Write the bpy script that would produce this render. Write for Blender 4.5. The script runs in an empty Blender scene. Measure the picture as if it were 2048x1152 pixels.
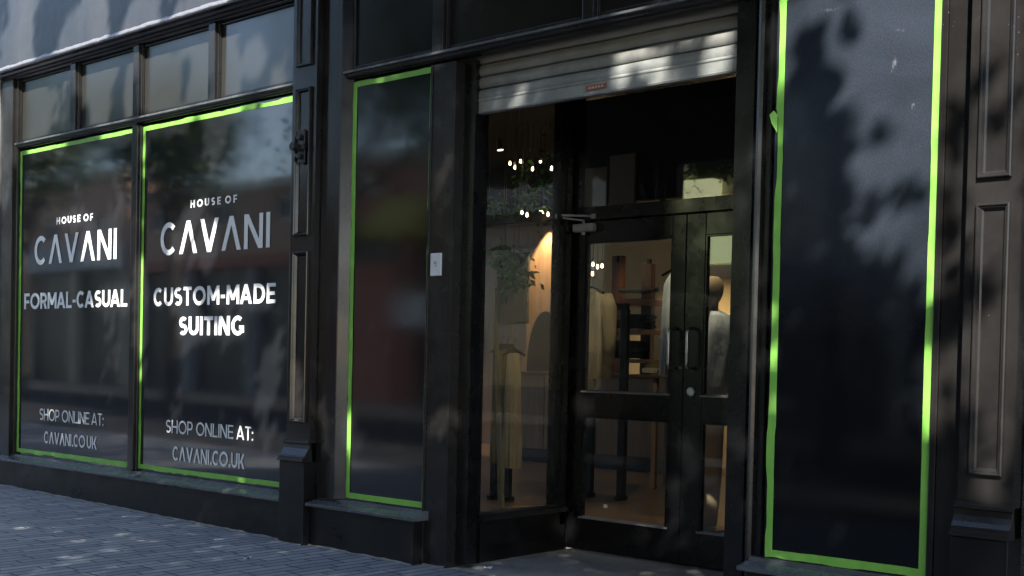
import bpy, bmesh, math, random
import numpy as np
from mathutils import Vector, Matrix
R = math.radians
sc = bpy.context.scene
col = sc.collection
random.seed(7); rng = np.random.default_rng(11)

# ---------------------------------------------------------------- camera
YAW, PIT, ROL, PPY, FPX = R(41.248), R(-1.2591), R(-1.2814), 779.78, 2400.0
CAM = Vector((0.0, -5.3, 1.3))
fw = Vector((-math.sin(YAW)*math.cos(PIT), math.cos(YAW)*math.cos(PIT), math.sin(PIT)))
rt0 = Vector((math.cos(YAW), math.sin(YAW), 0.0)); up0 = rt0.cross(fw)
rt = rt0*math.cos(ROL) - up0*math.sin(ROL); up = rt.cross(fw)
cd = bpy.data.cameras.new('camera'); cam = bpy.data.objects.new('camera', cd); col.objects.link(cam)
cam.matrix_world = Matrix(((rt.x, up.x, -fw.x, CAM.x), (rt.y, up.y, -fw.y, CAM.y), (rt.z, up.z, -fw.z, CAM.z), (0, 0, 0, 1)))
cd.sensor_width = 36; cd.lens = FPX/2048*36; cd.shift_y = (PPY-576)/2048; cd.clip_end = 500; cd.clip_start = 0.05
sc.camera = cam
def ray(px, py):
    return rt*((px-1024)/FPX) - up*((py-PPY)/FPX) + fw
def at(px, py, Y):          # world point seen at a photograph pixel, on the vertical plane y = Y
    d = ray(px, py); t = (Y-CAM.y)/d.y
    return CAM + d*t
def gat(px, py, z=0.03):
    d = ray(px, py); t = (z-CAM.z)/d.z
    return CAM + d*t

# ---------------------------------------------------------------- light
SUN = Vector((0.40, -0.66, 0.63)).normalized()
w = bpy.data.worlds.new('World'); sc.world = w; w.use_nodes = True
nt = w.node_tree; bg = nt.nodes['Background']
sk = nt.nodes.new('ShaderNodeTexSky'); sk.sky_type = 'NISHITA'; sk.sun_disc = False
sk.sun_elevation = math.asin(SUN.z); sk.sun_rotation = math.atan2(SUN.x, SUN.y)
nt.links.new(sk.outputs[0], bg.inputs[0]); bg.inputs[1].default_value = 0.14
sd = bpy.data.lights.new('sun', 'SUN'); sd.energy = 5.0; sd.angle = R(0.53); sd.color = (1.0, 0.95, 0.87)
so = bpy.data.objects.new('sun', sd); col.objects.link(so); so.rotation_euler = SUN.to_track_quat('Z', 'Y').to_euler(); so.location = SUN*30
sc.view_settings.view_transform = 'Standard'; sc.view_settings.look = 'None'; sc.view_settings.exposure = 1.4; sc.view_settings.gamma = 1

# ---------------------------------------------------------------- helpers
class MB:
    def __init__(s): s.v = []; s.f = []
    def box(s, x0, x1, y0, y1, z0, z1):
        n = len(s.v)
        s.v += [(x, y, z) for x in (x0, x1) for y in (y0, y1) for z in (z0, z1)]
        s.f += [tuple(n+i for i in q) for q in ((0,1,3,2),(4,6,7,5),(0,4,5,1),(2,3,7,6),(0,2,6,4),(1,5,7,3))]
        return s
    def quad(s, *p):
        n = len(s.v); s.v += [tuple(q) for q in p]; s.f.append(tuple(range(n, n+len(p)))); return s
    def prism_x(s, prof, x0, x1):       # closed (y, z) profile extruded along x
        n = len(s.v); m = len(prof)
        s.v += [(x0, y, z) for y, z in prof] + [(x1, y, z) for y, z in prof]
        s.f += [(n+i, n+(i+1) % m, n+m+(i+1) % m, n+m+i) for i in range(m)]
        s.f += [tuple(n+i for i in range(m))[::-1], tuple(n+m+i for i in range(m))]
        return s
    def prism_y(s, prof, y0, y1):       # closed (x, z) profile extruded along y
        n = len(s.v); m = len(prof)
        s.v += [(x, y0, z) for x, z in prof] + [(x, y1, z) for x, z in prof]
        s.f += [(n+i, n+(i+1) % m, n+m+(i+1) % m, n+m+i) for i in range(m)]
        s.f += [tuple(n+i for i in range(m))[::-1], tuple(n+m+i for i in range(m))]
        return s
    def tube(s, pts, rads, seg=10):
        pts = [Vector(p) for p in pts]
        if not hasattr(rads, '__len__'): rads = [rads]*len(pts)
        n = len(s.v)
        for i, p in enumerate(pts):
            d = (pts[min(i+1, len(pts)-1)] - pts[max(i-1, 0)]).normalized()
            a = d.cross(Vector((0, 0, 1)) if abs(d.z) < .9 else Vector((1, 0, 0))).normalized(); b = d.cross(a)
            for k in range(seg):
                t = 2*math.pi*k/seg
                s.v.append(tuple(p + (a*math.cos(t) + b*math.sin(t))*rads[i]))
        for i in range(len(pts)-1):
            for k in range(seg):
                s.f.append((n+i*seg+k, n+i*seg+(k+1) % seg, n+(i+1)*seg+(k+1) % seg, n+(i+1)*seg+k))
        s.f.append(tuple(n+k for k in range(seg))[::-1]); s.f.append(tuple(n+(len(pts)-1)*seg+k for k in range(seg)))
        return s
    def lathe(s, c, prof, seg=20, sx=1, sy=1):    # (r, z) profile about a vertical axis
        c = Vector(c); n = len(s.v); m = len(prof)
        for r, z in prof:
            for k in range(seg):
                t = 2*math.pi*k/seg
                s.v.append((c.x+r*math.cos(t)*sx, c.y+r*math.sin(t)*sy, c.z+z))
        for i in range(m-1):
            for k in range(seg):
                s.f.append((n+i*seg+k, n+i*seg+(k+1) % seg, n+(i+1)*seg+(k+1) % seg, n+(i+1)*seg+k))
        return s
    def build(s, name, mat, parent=None, bevel=0, smooth=False, label=None):
        me = bpy.data.meshes.new(name); me.from_pydata(s.v, [], s.f); me.update()
        bm = bmesh.new(); bm.from_mesh(me); bmesh.ops.recalc_face_normals(bm, faces=bm.faces); bm.to_mesh(me); bm.free()
        me.materials.append(mat)
        if smooth:
            for p in me.polygons: p.use_smooth = True
        o = bpy.data.objects.new(name, me); col.objects.link(o)
        if bevel:
            b = o.modifiers.new('bevel', 'BEVEL'); b.width = bevel; b.segments = 2; b.limit_method = 'ANGLE'
        if parent is not None:
            o.parent = parent
            o.matrix_parent_inverse = Matrix.Translation(-Vector(world_loc(parent)))
        if label: o['label'] = label
        return o
LOC = {}
def world_loc(o):
    return LOC.get(o.name, (0, 0, 0))
def thing(name, label, cat, loc=(0, 0, 0), group=None):
    o = bpy.data.objects.new(name, None); col.objects.link(o); o.location = loc; LOC[o.name] = tuple(loc)
    o.empty_display_size = .1
    o['label'] = label; o['category'] = cat
    if group: o['group'] = group
    return o
def tag(o, label=None, cat=None, group=None, kind=None):
    if label: o['label'] = label
    if cat: o['category'] = cat
    if group: o['group'] = group
    if kind: o['kind'] = kind
    return o

# ---------------------------------------------------------------- materials
def mat(name, base=(.5, .5, .5), rough=.5, spec=.5, metal=0, emit=None, estr=0, coat=0):
    m = bpy.data.materials.new(name); m.use_nodes = True
    b = m.node_tree.nodes['Principled BSDF']
    b.inputs['Base Color'].default_value = (*base, 1); b.inputs['Roughness'].default_value = rough
    b.inputs['Specular IOR Level'].default_value = spec; b.inputs['Metallic'].default_value = metal
    b.inputs['Coat Weight'].default_value = coat
    if emit: b.inputs['Emission Color'].default_value = (*emit, 1); b.inputs['Emission Strength'].default_value = estr
    return m, m.node_tree, b
def N(t, typ, **kw):
    n = t.nodes.new(typ)
    for k, v in kw.items():
        if isinstance(k, str) and hasattr(n, k): setattr(n, k, v)
    return n
def noise(t, scale, detail=4, rough=.55, vec=None, dist=0):
    n = t.nodes.new('ShaderNodeTexNoise'); n.inputs['Scale'].default_value = scale
    n.inputs['Detail'].default_value = detail; n.inputs['Roughness'].default_value = rough; n.inputs['Distortion'].default_value = dist
    if vec is not None: t.links.new(vec, n.inputs['Vector'])
    return n.outputs['Fac']
def ramp(t, src, stops):
    r = t.nodes.new('ShaderNodeValToRGB'); e = r.color_ramp.elements
    while len(e) < len(stops): e.new(.5)
    for i, (p, c) in enumerate(stops):
        e[i].position = p; e[i].color = (c, c, c, 1) if isinstance(c, (int, float)) else (*c, 1)
    t.links.new(src, r.inputs[0]); return r.outputs[0]
def mixc(t, fac, a, b, typ='MIX'):
    m = t.nodes.new('ShaderNodeMix'); m.data_type = 'RGBA'; m.blend_type = typ
    for s, v in ((0, fac), (6, a), (7, b)):
        if isinstance(v, (int, float)): m.inputs[s].default_value = v
        elif isinstance(v, tuple): m.inputs[s].default_value = (*v, 1)
        else: t.links.new(v, m.inputs[s])
    return m.outputs[2]
def objvec(t, scale=(1, 1, 1)):
    g = t.nodes.new('ShaderNodeNewGeometry'); m = t.nodes.new('ShaderNodeMapping'); m.inputs['Scale'].default_value = scale
    t.links.new(g.outputs['Position'], m.inputs[0]); return m.outputs[0]
def bump(t, b, h, strength=.1, dist=.01):
    n = t.nodes.new('ShaderNodeBump'); n.inputs['Strength'].default_value = strength; n.inputs['Distance'].default_value = dist
    t.links.new(h, n.inputs['Height']); t.links.new(n.outputs[0], b.inputs['Normal'])

def paint(name, base, rough=.3, dust=.35, speck=True, bstr=.12):
    m, t, b = mat(name, base, rough, .5)
    v = objvec(t)
    n1 = noise(t, 3.5, 6, .65, v); dustc = tuple(min(1, c*2.0+.012) for c in base)
    c = mixc(t, ramp(t, n1, [(.42, 0), (.75, dust)]), base, dustc)
    vs = objvec(t, (30, 30, 2.2)); n2 = noise(t, 1.0, 4, .6, vs)
    c = mixc(t, ramp(t, n2, [(.6, 0), (.8, dust*.5)]), c, dustc)
    if speck:
        vo = t.nodes.new('ShaderNodeTexVoronoi'); vo.inputs['Scale'].default_value = 34; t.links.new(v, vo.inputs['Vector'])
        s1 = ramp(t, vo.outputs['Distance'], [(.045, 1), (.075, 0)])
        s2 = ramp(t, noise(t, 5.5, 3, .6, v), [(.56, 0), (.66, 1)])
        mm = t.nodes.new('ShaderNodeMath'); mm.operation = 'MULTIPLY'; t.links.new(s1, mm.inputs[0]); t.links.new(s2, mm.inputs[1])
        c = mixc(t, mm.outputs[0], c, (.33, .33, .34))
    t.links.new(c, b.inputs['Base Color'])
    t.links.new(ramp(t, n1, [(.3, rough*.75), (.8, min(1, rough*2.2))]), b.inputs['Roughness'])
    bump(t, b, noise(t, 55, 5, .6, objvec(t, (1, 1, .35))), bstr, .004)
    return m
M = {}
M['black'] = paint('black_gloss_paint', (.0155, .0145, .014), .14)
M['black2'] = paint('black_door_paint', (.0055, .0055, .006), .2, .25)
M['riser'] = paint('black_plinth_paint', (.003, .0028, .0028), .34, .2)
M['jamb'] = paint('sky_tint_jamb_paint', (.010, .013, .020), .16, .15)  # blue of the reflected sky is put into the paint colour
M['sill'] = paint('sill_paint', (.085, .09, .1), .2, .35, False, .12)
M['iron'] = paint('black_iron', (.02, .02, .02), .4, .2, False)
M['lobby'] = mat('lobby_dark', (.01, .01, .01), .7)[0]

def film(name, base, rough, dustc, damt, scratch=True):
    m, t, b = mat(name, base, rough, .55)
    b.inputs['IOR'].default_value = 1.4 if 'dusty' in name else (1.3 if 'dark_film' in name else 1.85)
    v = objvec(t)
    a = ramp(t, noise(t, 1.3, 7, .62, v, .4), [(.3, damt*.45), (.75, damt)])
    fine = ramp(t, noise(t, 120, 3, .7, v), [(.3, .55), (.8, 1)])
    mm = t.nodes.new('ShaderNodeMath'); mm.operation = 'MULTIPLY'; t.links.new(a, mm.inputs[0]); t.links.new(fine, mm.inputs[1])
    if 'dusty' in name:                # dust is mixed in more strongly towards the top of this pane
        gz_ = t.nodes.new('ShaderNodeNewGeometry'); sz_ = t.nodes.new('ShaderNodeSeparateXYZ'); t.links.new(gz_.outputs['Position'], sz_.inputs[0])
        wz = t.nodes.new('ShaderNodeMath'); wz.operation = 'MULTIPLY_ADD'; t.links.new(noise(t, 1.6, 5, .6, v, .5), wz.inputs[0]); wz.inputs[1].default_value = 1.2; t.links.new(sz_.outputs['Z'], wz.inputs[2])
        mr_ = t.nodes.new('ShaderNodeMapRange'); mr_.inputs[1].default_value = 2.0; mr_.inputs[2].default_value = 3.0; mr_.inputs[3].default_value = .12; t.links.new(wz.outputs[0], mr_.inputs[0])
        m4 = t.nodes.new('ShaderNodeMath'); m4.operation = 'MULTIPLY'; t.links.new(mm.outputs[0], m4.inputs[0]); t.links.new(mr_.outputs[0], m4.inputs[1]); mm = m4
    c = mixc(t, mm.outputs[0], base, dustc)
    if name.startswith('window_dusty'):
        g0 = t.nodes.new('ShaderNodeNewGeometry')
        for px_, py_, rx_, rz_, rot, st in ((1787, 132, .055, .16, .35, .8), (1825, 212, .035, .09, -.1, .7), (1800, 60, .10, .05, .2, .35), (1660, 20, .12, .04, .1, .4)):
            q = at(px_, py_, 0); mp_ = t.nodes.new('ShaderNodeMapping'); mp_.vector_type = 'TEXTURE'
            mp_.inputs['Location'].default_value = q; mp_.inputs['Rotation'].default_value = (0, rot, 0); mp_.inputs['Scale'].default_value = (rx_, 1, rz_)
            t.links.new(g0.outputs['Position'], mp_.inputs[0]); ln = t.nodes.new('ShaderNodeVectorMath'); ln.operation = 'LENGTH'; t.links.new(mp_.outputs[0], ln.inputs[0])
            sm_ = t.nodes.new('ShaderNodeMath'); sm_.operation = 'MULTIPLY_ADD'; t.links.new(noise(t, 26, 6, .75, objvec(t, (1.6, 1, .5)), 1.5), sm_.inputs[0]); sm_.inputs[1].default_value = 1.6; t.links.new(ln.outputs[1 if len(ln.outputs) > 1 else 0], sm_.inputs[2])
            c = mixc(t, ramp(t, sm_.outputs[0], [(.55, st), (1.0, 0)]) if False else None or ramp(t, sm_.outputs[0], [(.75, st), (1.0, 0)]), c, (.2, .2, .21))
    if scratch:
        vs = objvec(t, (9, 9, 3.0))
        rg = N(t, 'ShaderNodeTexNoise'); rg.noise_type = 'RIDGED_MULTIFRACTAL'; rg.inputs['Scale'].default_value = 2.4; rg.inputs['Detail'].default_value = 5
        rg.inputs['Distortion'].default_value = 1.5
        t.links.new(vs, rg.inputs['Vector'])
        s = ramp(t, rg.outputs['Fac'], [(.80, 0), (1.0, .5)])
        patch = ramp(t, noise(t, .9, 3, .5, v), [(.56, 0), (.66, 1)])
        m2 = t.nodes.new('ShaderNodeMath'); m2.operation = 'MULTIPLY'; t.links.new(s, m2.inputs[0]); t.links.new(patch, m2.inputs[1])
        c = mixc(t, m2.outputs[0], c, (.3, .31, .33))
    t.links.new(c, b.inputs['Base Color'])
    t.links.new(ramp(t, noise(t, 2.0, 5, .6, v), [(.3, rough*.7), (.75, rough*1.5)]), b.inputs['Roughness'])
    return m
M['vinyl'] = film('window_black_film', (.002, .002, .002), .055, (.10, .115, .14), .22)
M['vinyl_clean'] = film('window_clean_film', (.002, .0018, .0018), .075, (.08, .09, .105), .10)
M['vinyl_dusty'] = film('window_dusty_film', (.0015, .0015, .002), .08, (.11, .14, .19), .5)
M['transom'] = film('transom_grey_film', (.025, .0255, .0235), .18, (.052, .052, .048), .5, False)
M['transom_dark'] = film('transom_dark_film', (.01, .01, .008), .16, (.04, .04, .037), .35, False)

m, t, b = mat('lettering_white', (.86, .87, .88), .35); M['letter'] = m
m, t, b = mat('green_tape', (.25, .66, .09), .5)
c = mixc(t, ramp(t, noise(t, 14, 4, .6, objvec(t, (1, 1, .6))), [(.35, 0), (.7, 1)]), (.22, .54, .08), (.28, .63, .11)); t.links.new(c, b.inputs['Base Color'])
bump(t, b, noise(t, 60, 3, .6, objvec(t)), .5, .003); M['tape'] = m

def glass(name, tint=(.92, .95, .95), boost=1.0):
    m = bpy.data.materials.new(name); m.use_nodes = True; t = m.node_tree; t.nodes.clear()
    o = t.nodes.new('ShaderNodeOutputMaterial'); mx = t.nodes.new('ShaderNodeMixShader'); tr = t.nodes.new('ShaderNodeBsdfTransparent')
    gl = t.nodes.new('ShaderNodeBsdfGlossy'); fr = t.nodes.new('ShaderNodeFresnel'); fr.inputs[0].default_value = 1.52
    tr.inputs[0].default_value = (*tint, 1); gl.inputs['Roughness'].default_value = .01
    gb = t.nodes.new('ShaderNodeNewGeometry'); mi = t.nodes.new('ShaderNodeMapRange'); mi.inputs[3].default_value = 1.52; mi.inputs[4].default_value = 1/1.52
    t.links.new(gb.outputs['Backfacing'], mi.inputs[0]); t.links.new(mi.outputs[0], fr.inputs[0])
    mul = t.nodes.new('ShaderNodeMath'); mul.operation = 'MULTIPLY'; mul.inputs[1].default_value = boost; mul.use_clamp = True
    t.links.new(fr.outputs[0], mul.inputs[0]); t.links.new(mul.outputs[0], mx.inputs[0]); t.links.new(tr.outputs[0], mx.inputs[1]); t.links.new(gl.outputs[0], mx.inputs[2])
    # thin film of dirt
    df = t.nodes.new('ShaderNodeBsdfDiffuse'); df.inputs[0].default_value = (.5, .52, .52, 1)
    m3 = t.nodes.new('ShaderNodeMixShader'); v = objvec(t)
    t.links.new(ramp(t, noise(t, 3.2, 8, .7, v, 1.2), [(.5, .004), (.66, .016), (.74, .05)]), m3.inputs[0])
    t.links.new(mx.outputs[0], m3.inputs[1]); t.links.new(df.outputs[0], m3.inputs[2]); t.links.new(m3.outputs[0], o.inputs[0])
    return m
M['glass'] = glass('door_glass')

# fascia: painted sheet, drips and stains
m, t, b = mat('fascia_sheet', (.16, .165, .175), .3, .5)
v = objvec(t, (1, 1, .3))
c = mixc(t, ramp(t, noise(t, 3, 6, .6, v), [(.35, 0), (.7, 1)]), (.04, .045, .057), (.068, .07, .075))
c = mixc(t, ramp(t, noise(t, 26, 4, .6, objvec(t, (1, 1, .12))), [(.62, 0), (.78, .5)]), c, (.09, .09, .09))
t.links.new(c, b.inputs['Base Color']); bump(t, b, noise(t, 5, 4, .5, objvec(t)), .25, .02); M['fascia'] = m
m, t, b = mat('lead_flashing', (.34, .34, .36), .36, .5, .5); bump(t, b, noise(t, 18, 4, .6, objvec(t)), .8, .02); M['lead'] = m

# galvanised shutter
m, t, b = mat('galvanised_steel', (.5, .5, .48), .36, .5, .3)
v = objvec(t)
c = mixc(t, ramp(t, noise(t, 5, 6, .65, v), [(.35, 0), (.7, 1)]), (.22, .235, .225), (.38, .395, .385))
c = mixc(t, ramp(t, noise(t, 40, 3, .6, objvec(t, (1, 1, .1))), [(.55, 0), (.75, .45)]), c, (.3, .27, .22))
g = t.nodes.new('ShaderNodeSeparateXYZ'); gg = t.nodes.new('ShaderNodeNewGeometry'); t.links.new(gg.outputs['Position'], g.inputs[0])
mr = t.nodes.new('ShaderNodeMapRange'); mr.inputs[1].default_value = 2.93; mr.inputs[2].default_value = 3.15; t.links.new(g.outputs['Z'], mr.inputs[0])
ad = t.nodes.new('ShaderNodeMath'); ad.operation = 'MULTIPLY'; t.links.new(mr.outputs[0], ad.inputs[0]); t.links.new(ramp(t, noise(t, 6, 4, .6, v), [(.2, .6), (.8, 1)]), ad.inputs[1])
c = mixc(t, ad.outputs[0], c, (.25, .225, .19))          # browner tone mixed in towards the upper slats
t.links.new(c, b.inputs['Base Color']); t.links.new(ramp(t, noise(t, 8, 4, .6, v), [(.3, .35), (.7, .6)]), b.inputs['Roughness'])
bump(t, b, noise(t, 22, 4, .6, v), .25, .004); M['galv'] = m
M['rustlabel'] = mat('faded_red_label', (.24, .085, .06), .6)[0]
M['labelpale'] = mat('faded_label_print', (.42, .3, .26), .6)[0]
M['steel'] = mat('brushed_steel', (.6, .6, .6), .28, .5, 1)[0]
m, t, b = mat('closer_silver', (.42, .44, .42), .4, .5, .3); M['closer'] = m
M['white'] = mat('white_card', (.72, .74, .76), .5)[0]
M['ink'] = mat('dark_print', (.03, .03, .03), .6)[0]
M['chip'] = mat('bare_primer', (.55, .56, .6), .7)[0]

# pavement setts
m, t, b = mat('clay_setts', (.2, .2, .2), .6, .4)
g = t.nodes.new('ShaderNodeNewGeometry'); sx = t.nodes.new('ShaderNodeSeparateXYZ'); cx = t.nodes.new('ShaderNodeCombineXYZ')
t.links.new(g.outputs['Position'], sx.inputs[0]); t.links.new(sx.outputs['Y'], cx.inputs['X']); t.links.new(sx.outputs['X'], cx.inputs['Y'])
wob = N(t, 'ShaderNodeTexNoise'); wob.inputs['Scale'].default_value = 1.3; t.links.new(g.outputs['Position'], wob.inputs['Vector'])
vm = t.nodes.new('ShaderNodeVectorMath'); vm.operation = 'MULTIPLY_ADD'; t.links.new(wob.outputs['Color'], vm.inputs[0]); vm.inputs[1].default_value = (.03, .03, 0); t.links.new(cx.outputs[0], vm.inputs[2])
br = t.nodes.new('ShaderNodeTexBrick'); br.offset = .37; br.offset_frequency = 3; br.squash = .8; br.squash_frequency = 5
br.inputs['Scale'].default_value = 1; br.inputs['Brick Width'].default_value = .34; br.inputs['Row Height'].default_value = .086
br.inputs['Mortar Size'].default_value = .0072; br.inputs['Mortar Smooth'].default_value = .2; br.inputs['Bias'].default_value = 0
br.inputs['Color1'].default_value = (.22, .235, .265, 1); br.inputs['Color2'].default_value = (.36, .37, .39, 1); br.inputs['Mortar'].default_value = (.015, .017, .024, 1)
t.links.new(vm.outputs[0], br.inputs['Vector'])
v = objvec(t)
c = mixc(t, ramp(t, noise(t, .8, 6, .6, v), [(.3, 0), (.75, .25)]), br.outputs['Color'], (.21, .225, .255), 'MIX')
c = mixc(t, 1.0, c, ramp(t, noise(t, 60, 4, .7, v), [(.25, .75), (.75, 1.1)]), 'MULTIPLY')
vo = t.nodes.new('ShaderNodeTexVoronoi'); vo.inputs['Scale'].default_value = 2.2; t.links.new(v, vo.inputs['Vector'])
c = mixc(t, ramp(t, vo.outputs['Distance'], [(.03, .6), (.05, 0)]), c, (.06, .06, .065))
t.links.new(c, b.inputs['Base Color'])
iv = t.nodes.new('ShaderNodeMath'); iv.operation = 'MULTIPLY_ADD'; t.links.new(br.outputs['Fac'], iv.inputs[0]); iv.inputs[1].default_value = -1; iv.inputs[2].default_value = 1
ad = t.nodes.new('ShaderNodeMath'); ad.operation = 'MULTIPLY_ADD'; t.links.new(noise(t, 45, 4, .7, v), ad.inputs[0]); ad.inputs[1].default_value = .25; t.links.new(iv.outputs[0], ad.inputs[2])
bump(t, b, ad.outputs[0], .7, .006); M['setts'] = m

# stone flags in the entrance
m, t, b = mat('stone_flags', (.15, .14, .12), .6, .4)
v = objvec(t)
g = t.nodes.new('ShaderNodeNewGeometry'); mp = t.nodes.new('ShaderNodeMapping'); mp.inputs['Location'].default_value = (.12, .06, 0); t.links.new(g.outputs['Position'], mp.inputs[0])
br = t.nodes.new('ShaderNodeTexBrick'); br.offset = .5; br.inputs['Scale'].default_value = 1; br.inputs['Brick Width'].default_value = .62; br.inputs['Row Height'].default_value = .47
br.inputs['Mortar Size'].default_value = .007; br.inputs['Mortar Smooth'].default_value = .5
br.inputs['Color1'].default_value = (.36, .32, .26, 1); br.inputs['Color2'].default_value = (.28, .30, .31, 1); br.inputs['Mortar'].default_value = (.2, .19, .17, 1)
t.links.new(mp.outputs[0], br.inputs['Vector'])
c = mixc(t, ramp(t, noise(t, 2.2, 8, .68, v, .8), [(.4, 0), (.62, 1)]), br.outputs['Color'], (.19, .21, .225))
c = mixc(t, ramp(t, noise(t, 3.1, 8, .7, objvec(t, (1, 1.6, 1)), 1.4), [(.56, 0), (.66, .8)]), c, (.26, .21, .14))
c = mixc(t, ramp(t, noise(t, 9, 6, .7, v, 2.5), [(.56, 0), (.6, .55), (.64, 0)]), c, (.34, .32, .28))
t.links.new(c, b.inputs['Base Color']); bump(t, b, noise(t, 9, 8, .7, v), .7, .012); M['flags'] = m

def wood(name, c1, c2, rough=.4, axis='z', sc_=1):
    m, t, b = mat(name, c1, rough, .4)
    s = {'z': (9, 9, .7), 'x': (.7, 9, 9), 'y': (9, .7, 9)}[axis]
    v = objvec(t, tuple(k*sc_ for k in s))
    c = mixc(t, ramp(t, noise(t, 1.6, 6, .6, v, .6), [(.3, 0), (.7, 1)]), c1, c2); t.links.new(c, b.inputs['Base Color'])
    return m
M['oak'] = wood('oak_panelling', (.22, .13, .075), (.3, .185, .11))
M['walnut'] = wood('walnut', (.09, .04, .025), (.15, .068, .04), .35)
M['darkpost'] = wood('dark_stained_post', (.045, .02, .013), (.08, .035, .02))
M['shelfwood'] = wood('shelf_walnut', (.15, .06, .03), (.24, .1, .05), .4, 'x')
M['floorwood'] = wood('floorboards', (.12, .075, .045), (.19, .12, .075), .28, 'x')
M['cream'] = mat('cream_plaster', (.55, .43, .25), .8)[0]
M['taupe'] = mat('taupe_plaster', (.25, .2, .16), .8)[0]
M['darkwall'] = mat('dark_wall', (.035, .03, .028), .8)[0]
M['ceil'] = mat('dark_ceiling', (.018, .017, .017), .9)[0]
M['blackmetal'] = mat('black_metal', (.012, .014, .018), .35)[0]
def cloth(name, c, sc_=30):
    m, t, b = mat(name, c, .9, .2)
    v = objvec(t, (1, 1, .4))
    t.links.new(mixc(t, ramp(t, noise(t, 7, 5, .6, v), [(.3, 0), (.7, 1)]), tuple(k*.75 for k in c), tuple(min(1, k*1.15) for k in c)), b.inputs['Base Color'])
    bump(t, b, noise(t, sc_, 4, .6, v), .5, .02); return m
M['beige_cloth'] = cloth('beige_wool', (.46, .38, .24))
M['khaki'] = cloth('khaki_cotton', (.2, .17, .09))
M['navy'] = cloth('navy_knit', (.02, .025, .035))
M['charcoal'] = cloth('charcoal_knit', (.035, .033, .033))
M['whitecloth'] = cloth('white_linen', (.7, .76, .74))
M['brownjacket'] = cloth('brown_tweed', (.12, .08, .05))
M['shadepave'] = mat('shade_tone_paving', (.03, .03, .032), .85)[0]  # dark tone stands for tree-shaded street, keeping window reflections dark
M['sunpave'] = mat('sunlit_tone_paving', (.6, .46, .33), .8)[0]  # pale tan puts a sunlit band of ground into the colour
M['charcoalstone'] = mat('charcoal_stone', (.05, .042, .04), .8)[0]
M['tan'] = mat('tan_linen_form', (.5, .36, .2), .7)[0]
M['bulb'] = mat('warm_bulb', (1, .8, .5), .4, emit=(1, .72, .38), estr=8)[0]
M['lampdisc'] = mat('warm_lamp_lens', (1, .8, .5), .4, emit=(1, .78, .4), estr=6)[0]
M['bulbwhite'] = mat('cool_lamp_lens', (1, 1, 1), .4, emit=(1, .95, .9), estr=6)[0]
m, t, b = mat('leaf_green', (.05, .1, .02), .5)
inf = t.nodes.new('ShaderNodeNewGeometry')
t.links.new(ramp(t, inf.outputs['Random Per Island'], [(0, (.02, .045, .012)), (.6, (.05, .1, .02)), (1, (.11, .17, .035))]), b.inputs['Base Color']); M['leaf'] = m
M['houseplant'] = mat('houseplant_leaf', (.10, .24, .035), .7, .25)[0]
M['bark'] = paint('bark', (.08, .065, .05), .9, .6, False, .8)

# ================================================================ setting
GS = -.0085                      # pavement rises gently towards the far end
def gz(x): return .03 + GS*(x+5.2)
mb = MB(); mb.quad((-120, -90, gz(-120)-1.0), (120, -90, gz(120)-1.0), (120, 0, gz(120)), (-120, 0, gz(-120)))
mb = MB(); mb.quad((-60, -60, gz(-60)), (60, -60, gz(60)), (60, -.0, gz(60)), (-60, -.0, gz(-60)))
tag(mb.build('pavement', M['setts']), kind='structure')
mb = MB(); mb.quad((-60, -13.5, gz(-60)+.004), (60, -13.5, gz(60)+.004), (60, -4.3, gz(60)+.004), (-60, -4.3, gz(-60)+.004)); tag(mb.build('street_paving', M['shadepave']), kind='structure')
mb = MB(); mb.quad((-60, -13.9, gz(-60)+.1), (60, -13.9, gz(60)+.1), (60, -11.3, gz(60)+.1), (-60, -11.3, gz(-60)+.1)); mb.quad((-60, -11.3, gz(-60)+.1), (60, -11.3, gz(60)+.1), (60, -11.3, gz(60)), (-60, -11.3, gz(-60))); tag(mb.build('far_pavement', M['sunpave']), kind='structure')
mb = MB(); mb.quad((-5.14, 0, .03), (-3.19, 0, .0129), (-3.19, 1.26, .026), (-5.14, 1.26, .03))
ef = tag(mb.build('entrance_floor', M['flags']), kind='structure')

# ================================================================ the shopfront building
bd = thing('shop_building', 'black painted timber shopfront with taped dark display windows and a recessed double door', 'building', (-6, 0, 0))
def part(name, mb, m, bevel=.003, parent=None, **k): return mb.build(name, M[m], parent or bd, bevel, **k)

# hidden carcass behind the display windows keeps daylight out of the shop
mb = MB(); mb.box(-11.05, -5.36, .06, .12, -.2, 3.9); mb.box(-3.0, 0.8, .06, .12, -.2, 3.9)
mb.box(-11.05, .8, .06, .12, 3.9, 4.35)
mb.box(-3.186, -3.12, .062, 1.19, -.1, 3.9)
part('backing_board', mb, 'lobby', 0)
# masonry above the fascia
mb = MB(); mb.box(-11.1, 1.2, -.02, .3, 4.75, 8.5)
part('upper_wall', mb, 'darkwall', 0)

# ---- fascia and header
mb = MB(); mb.prism_x([(-.16, 3.85), (-.175, 4.75), (-.02, 4.80), (-.02, 3.85)], -11.25, 1.2)
fa = part('fascia', mb, 'fascia', 0)
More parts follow.
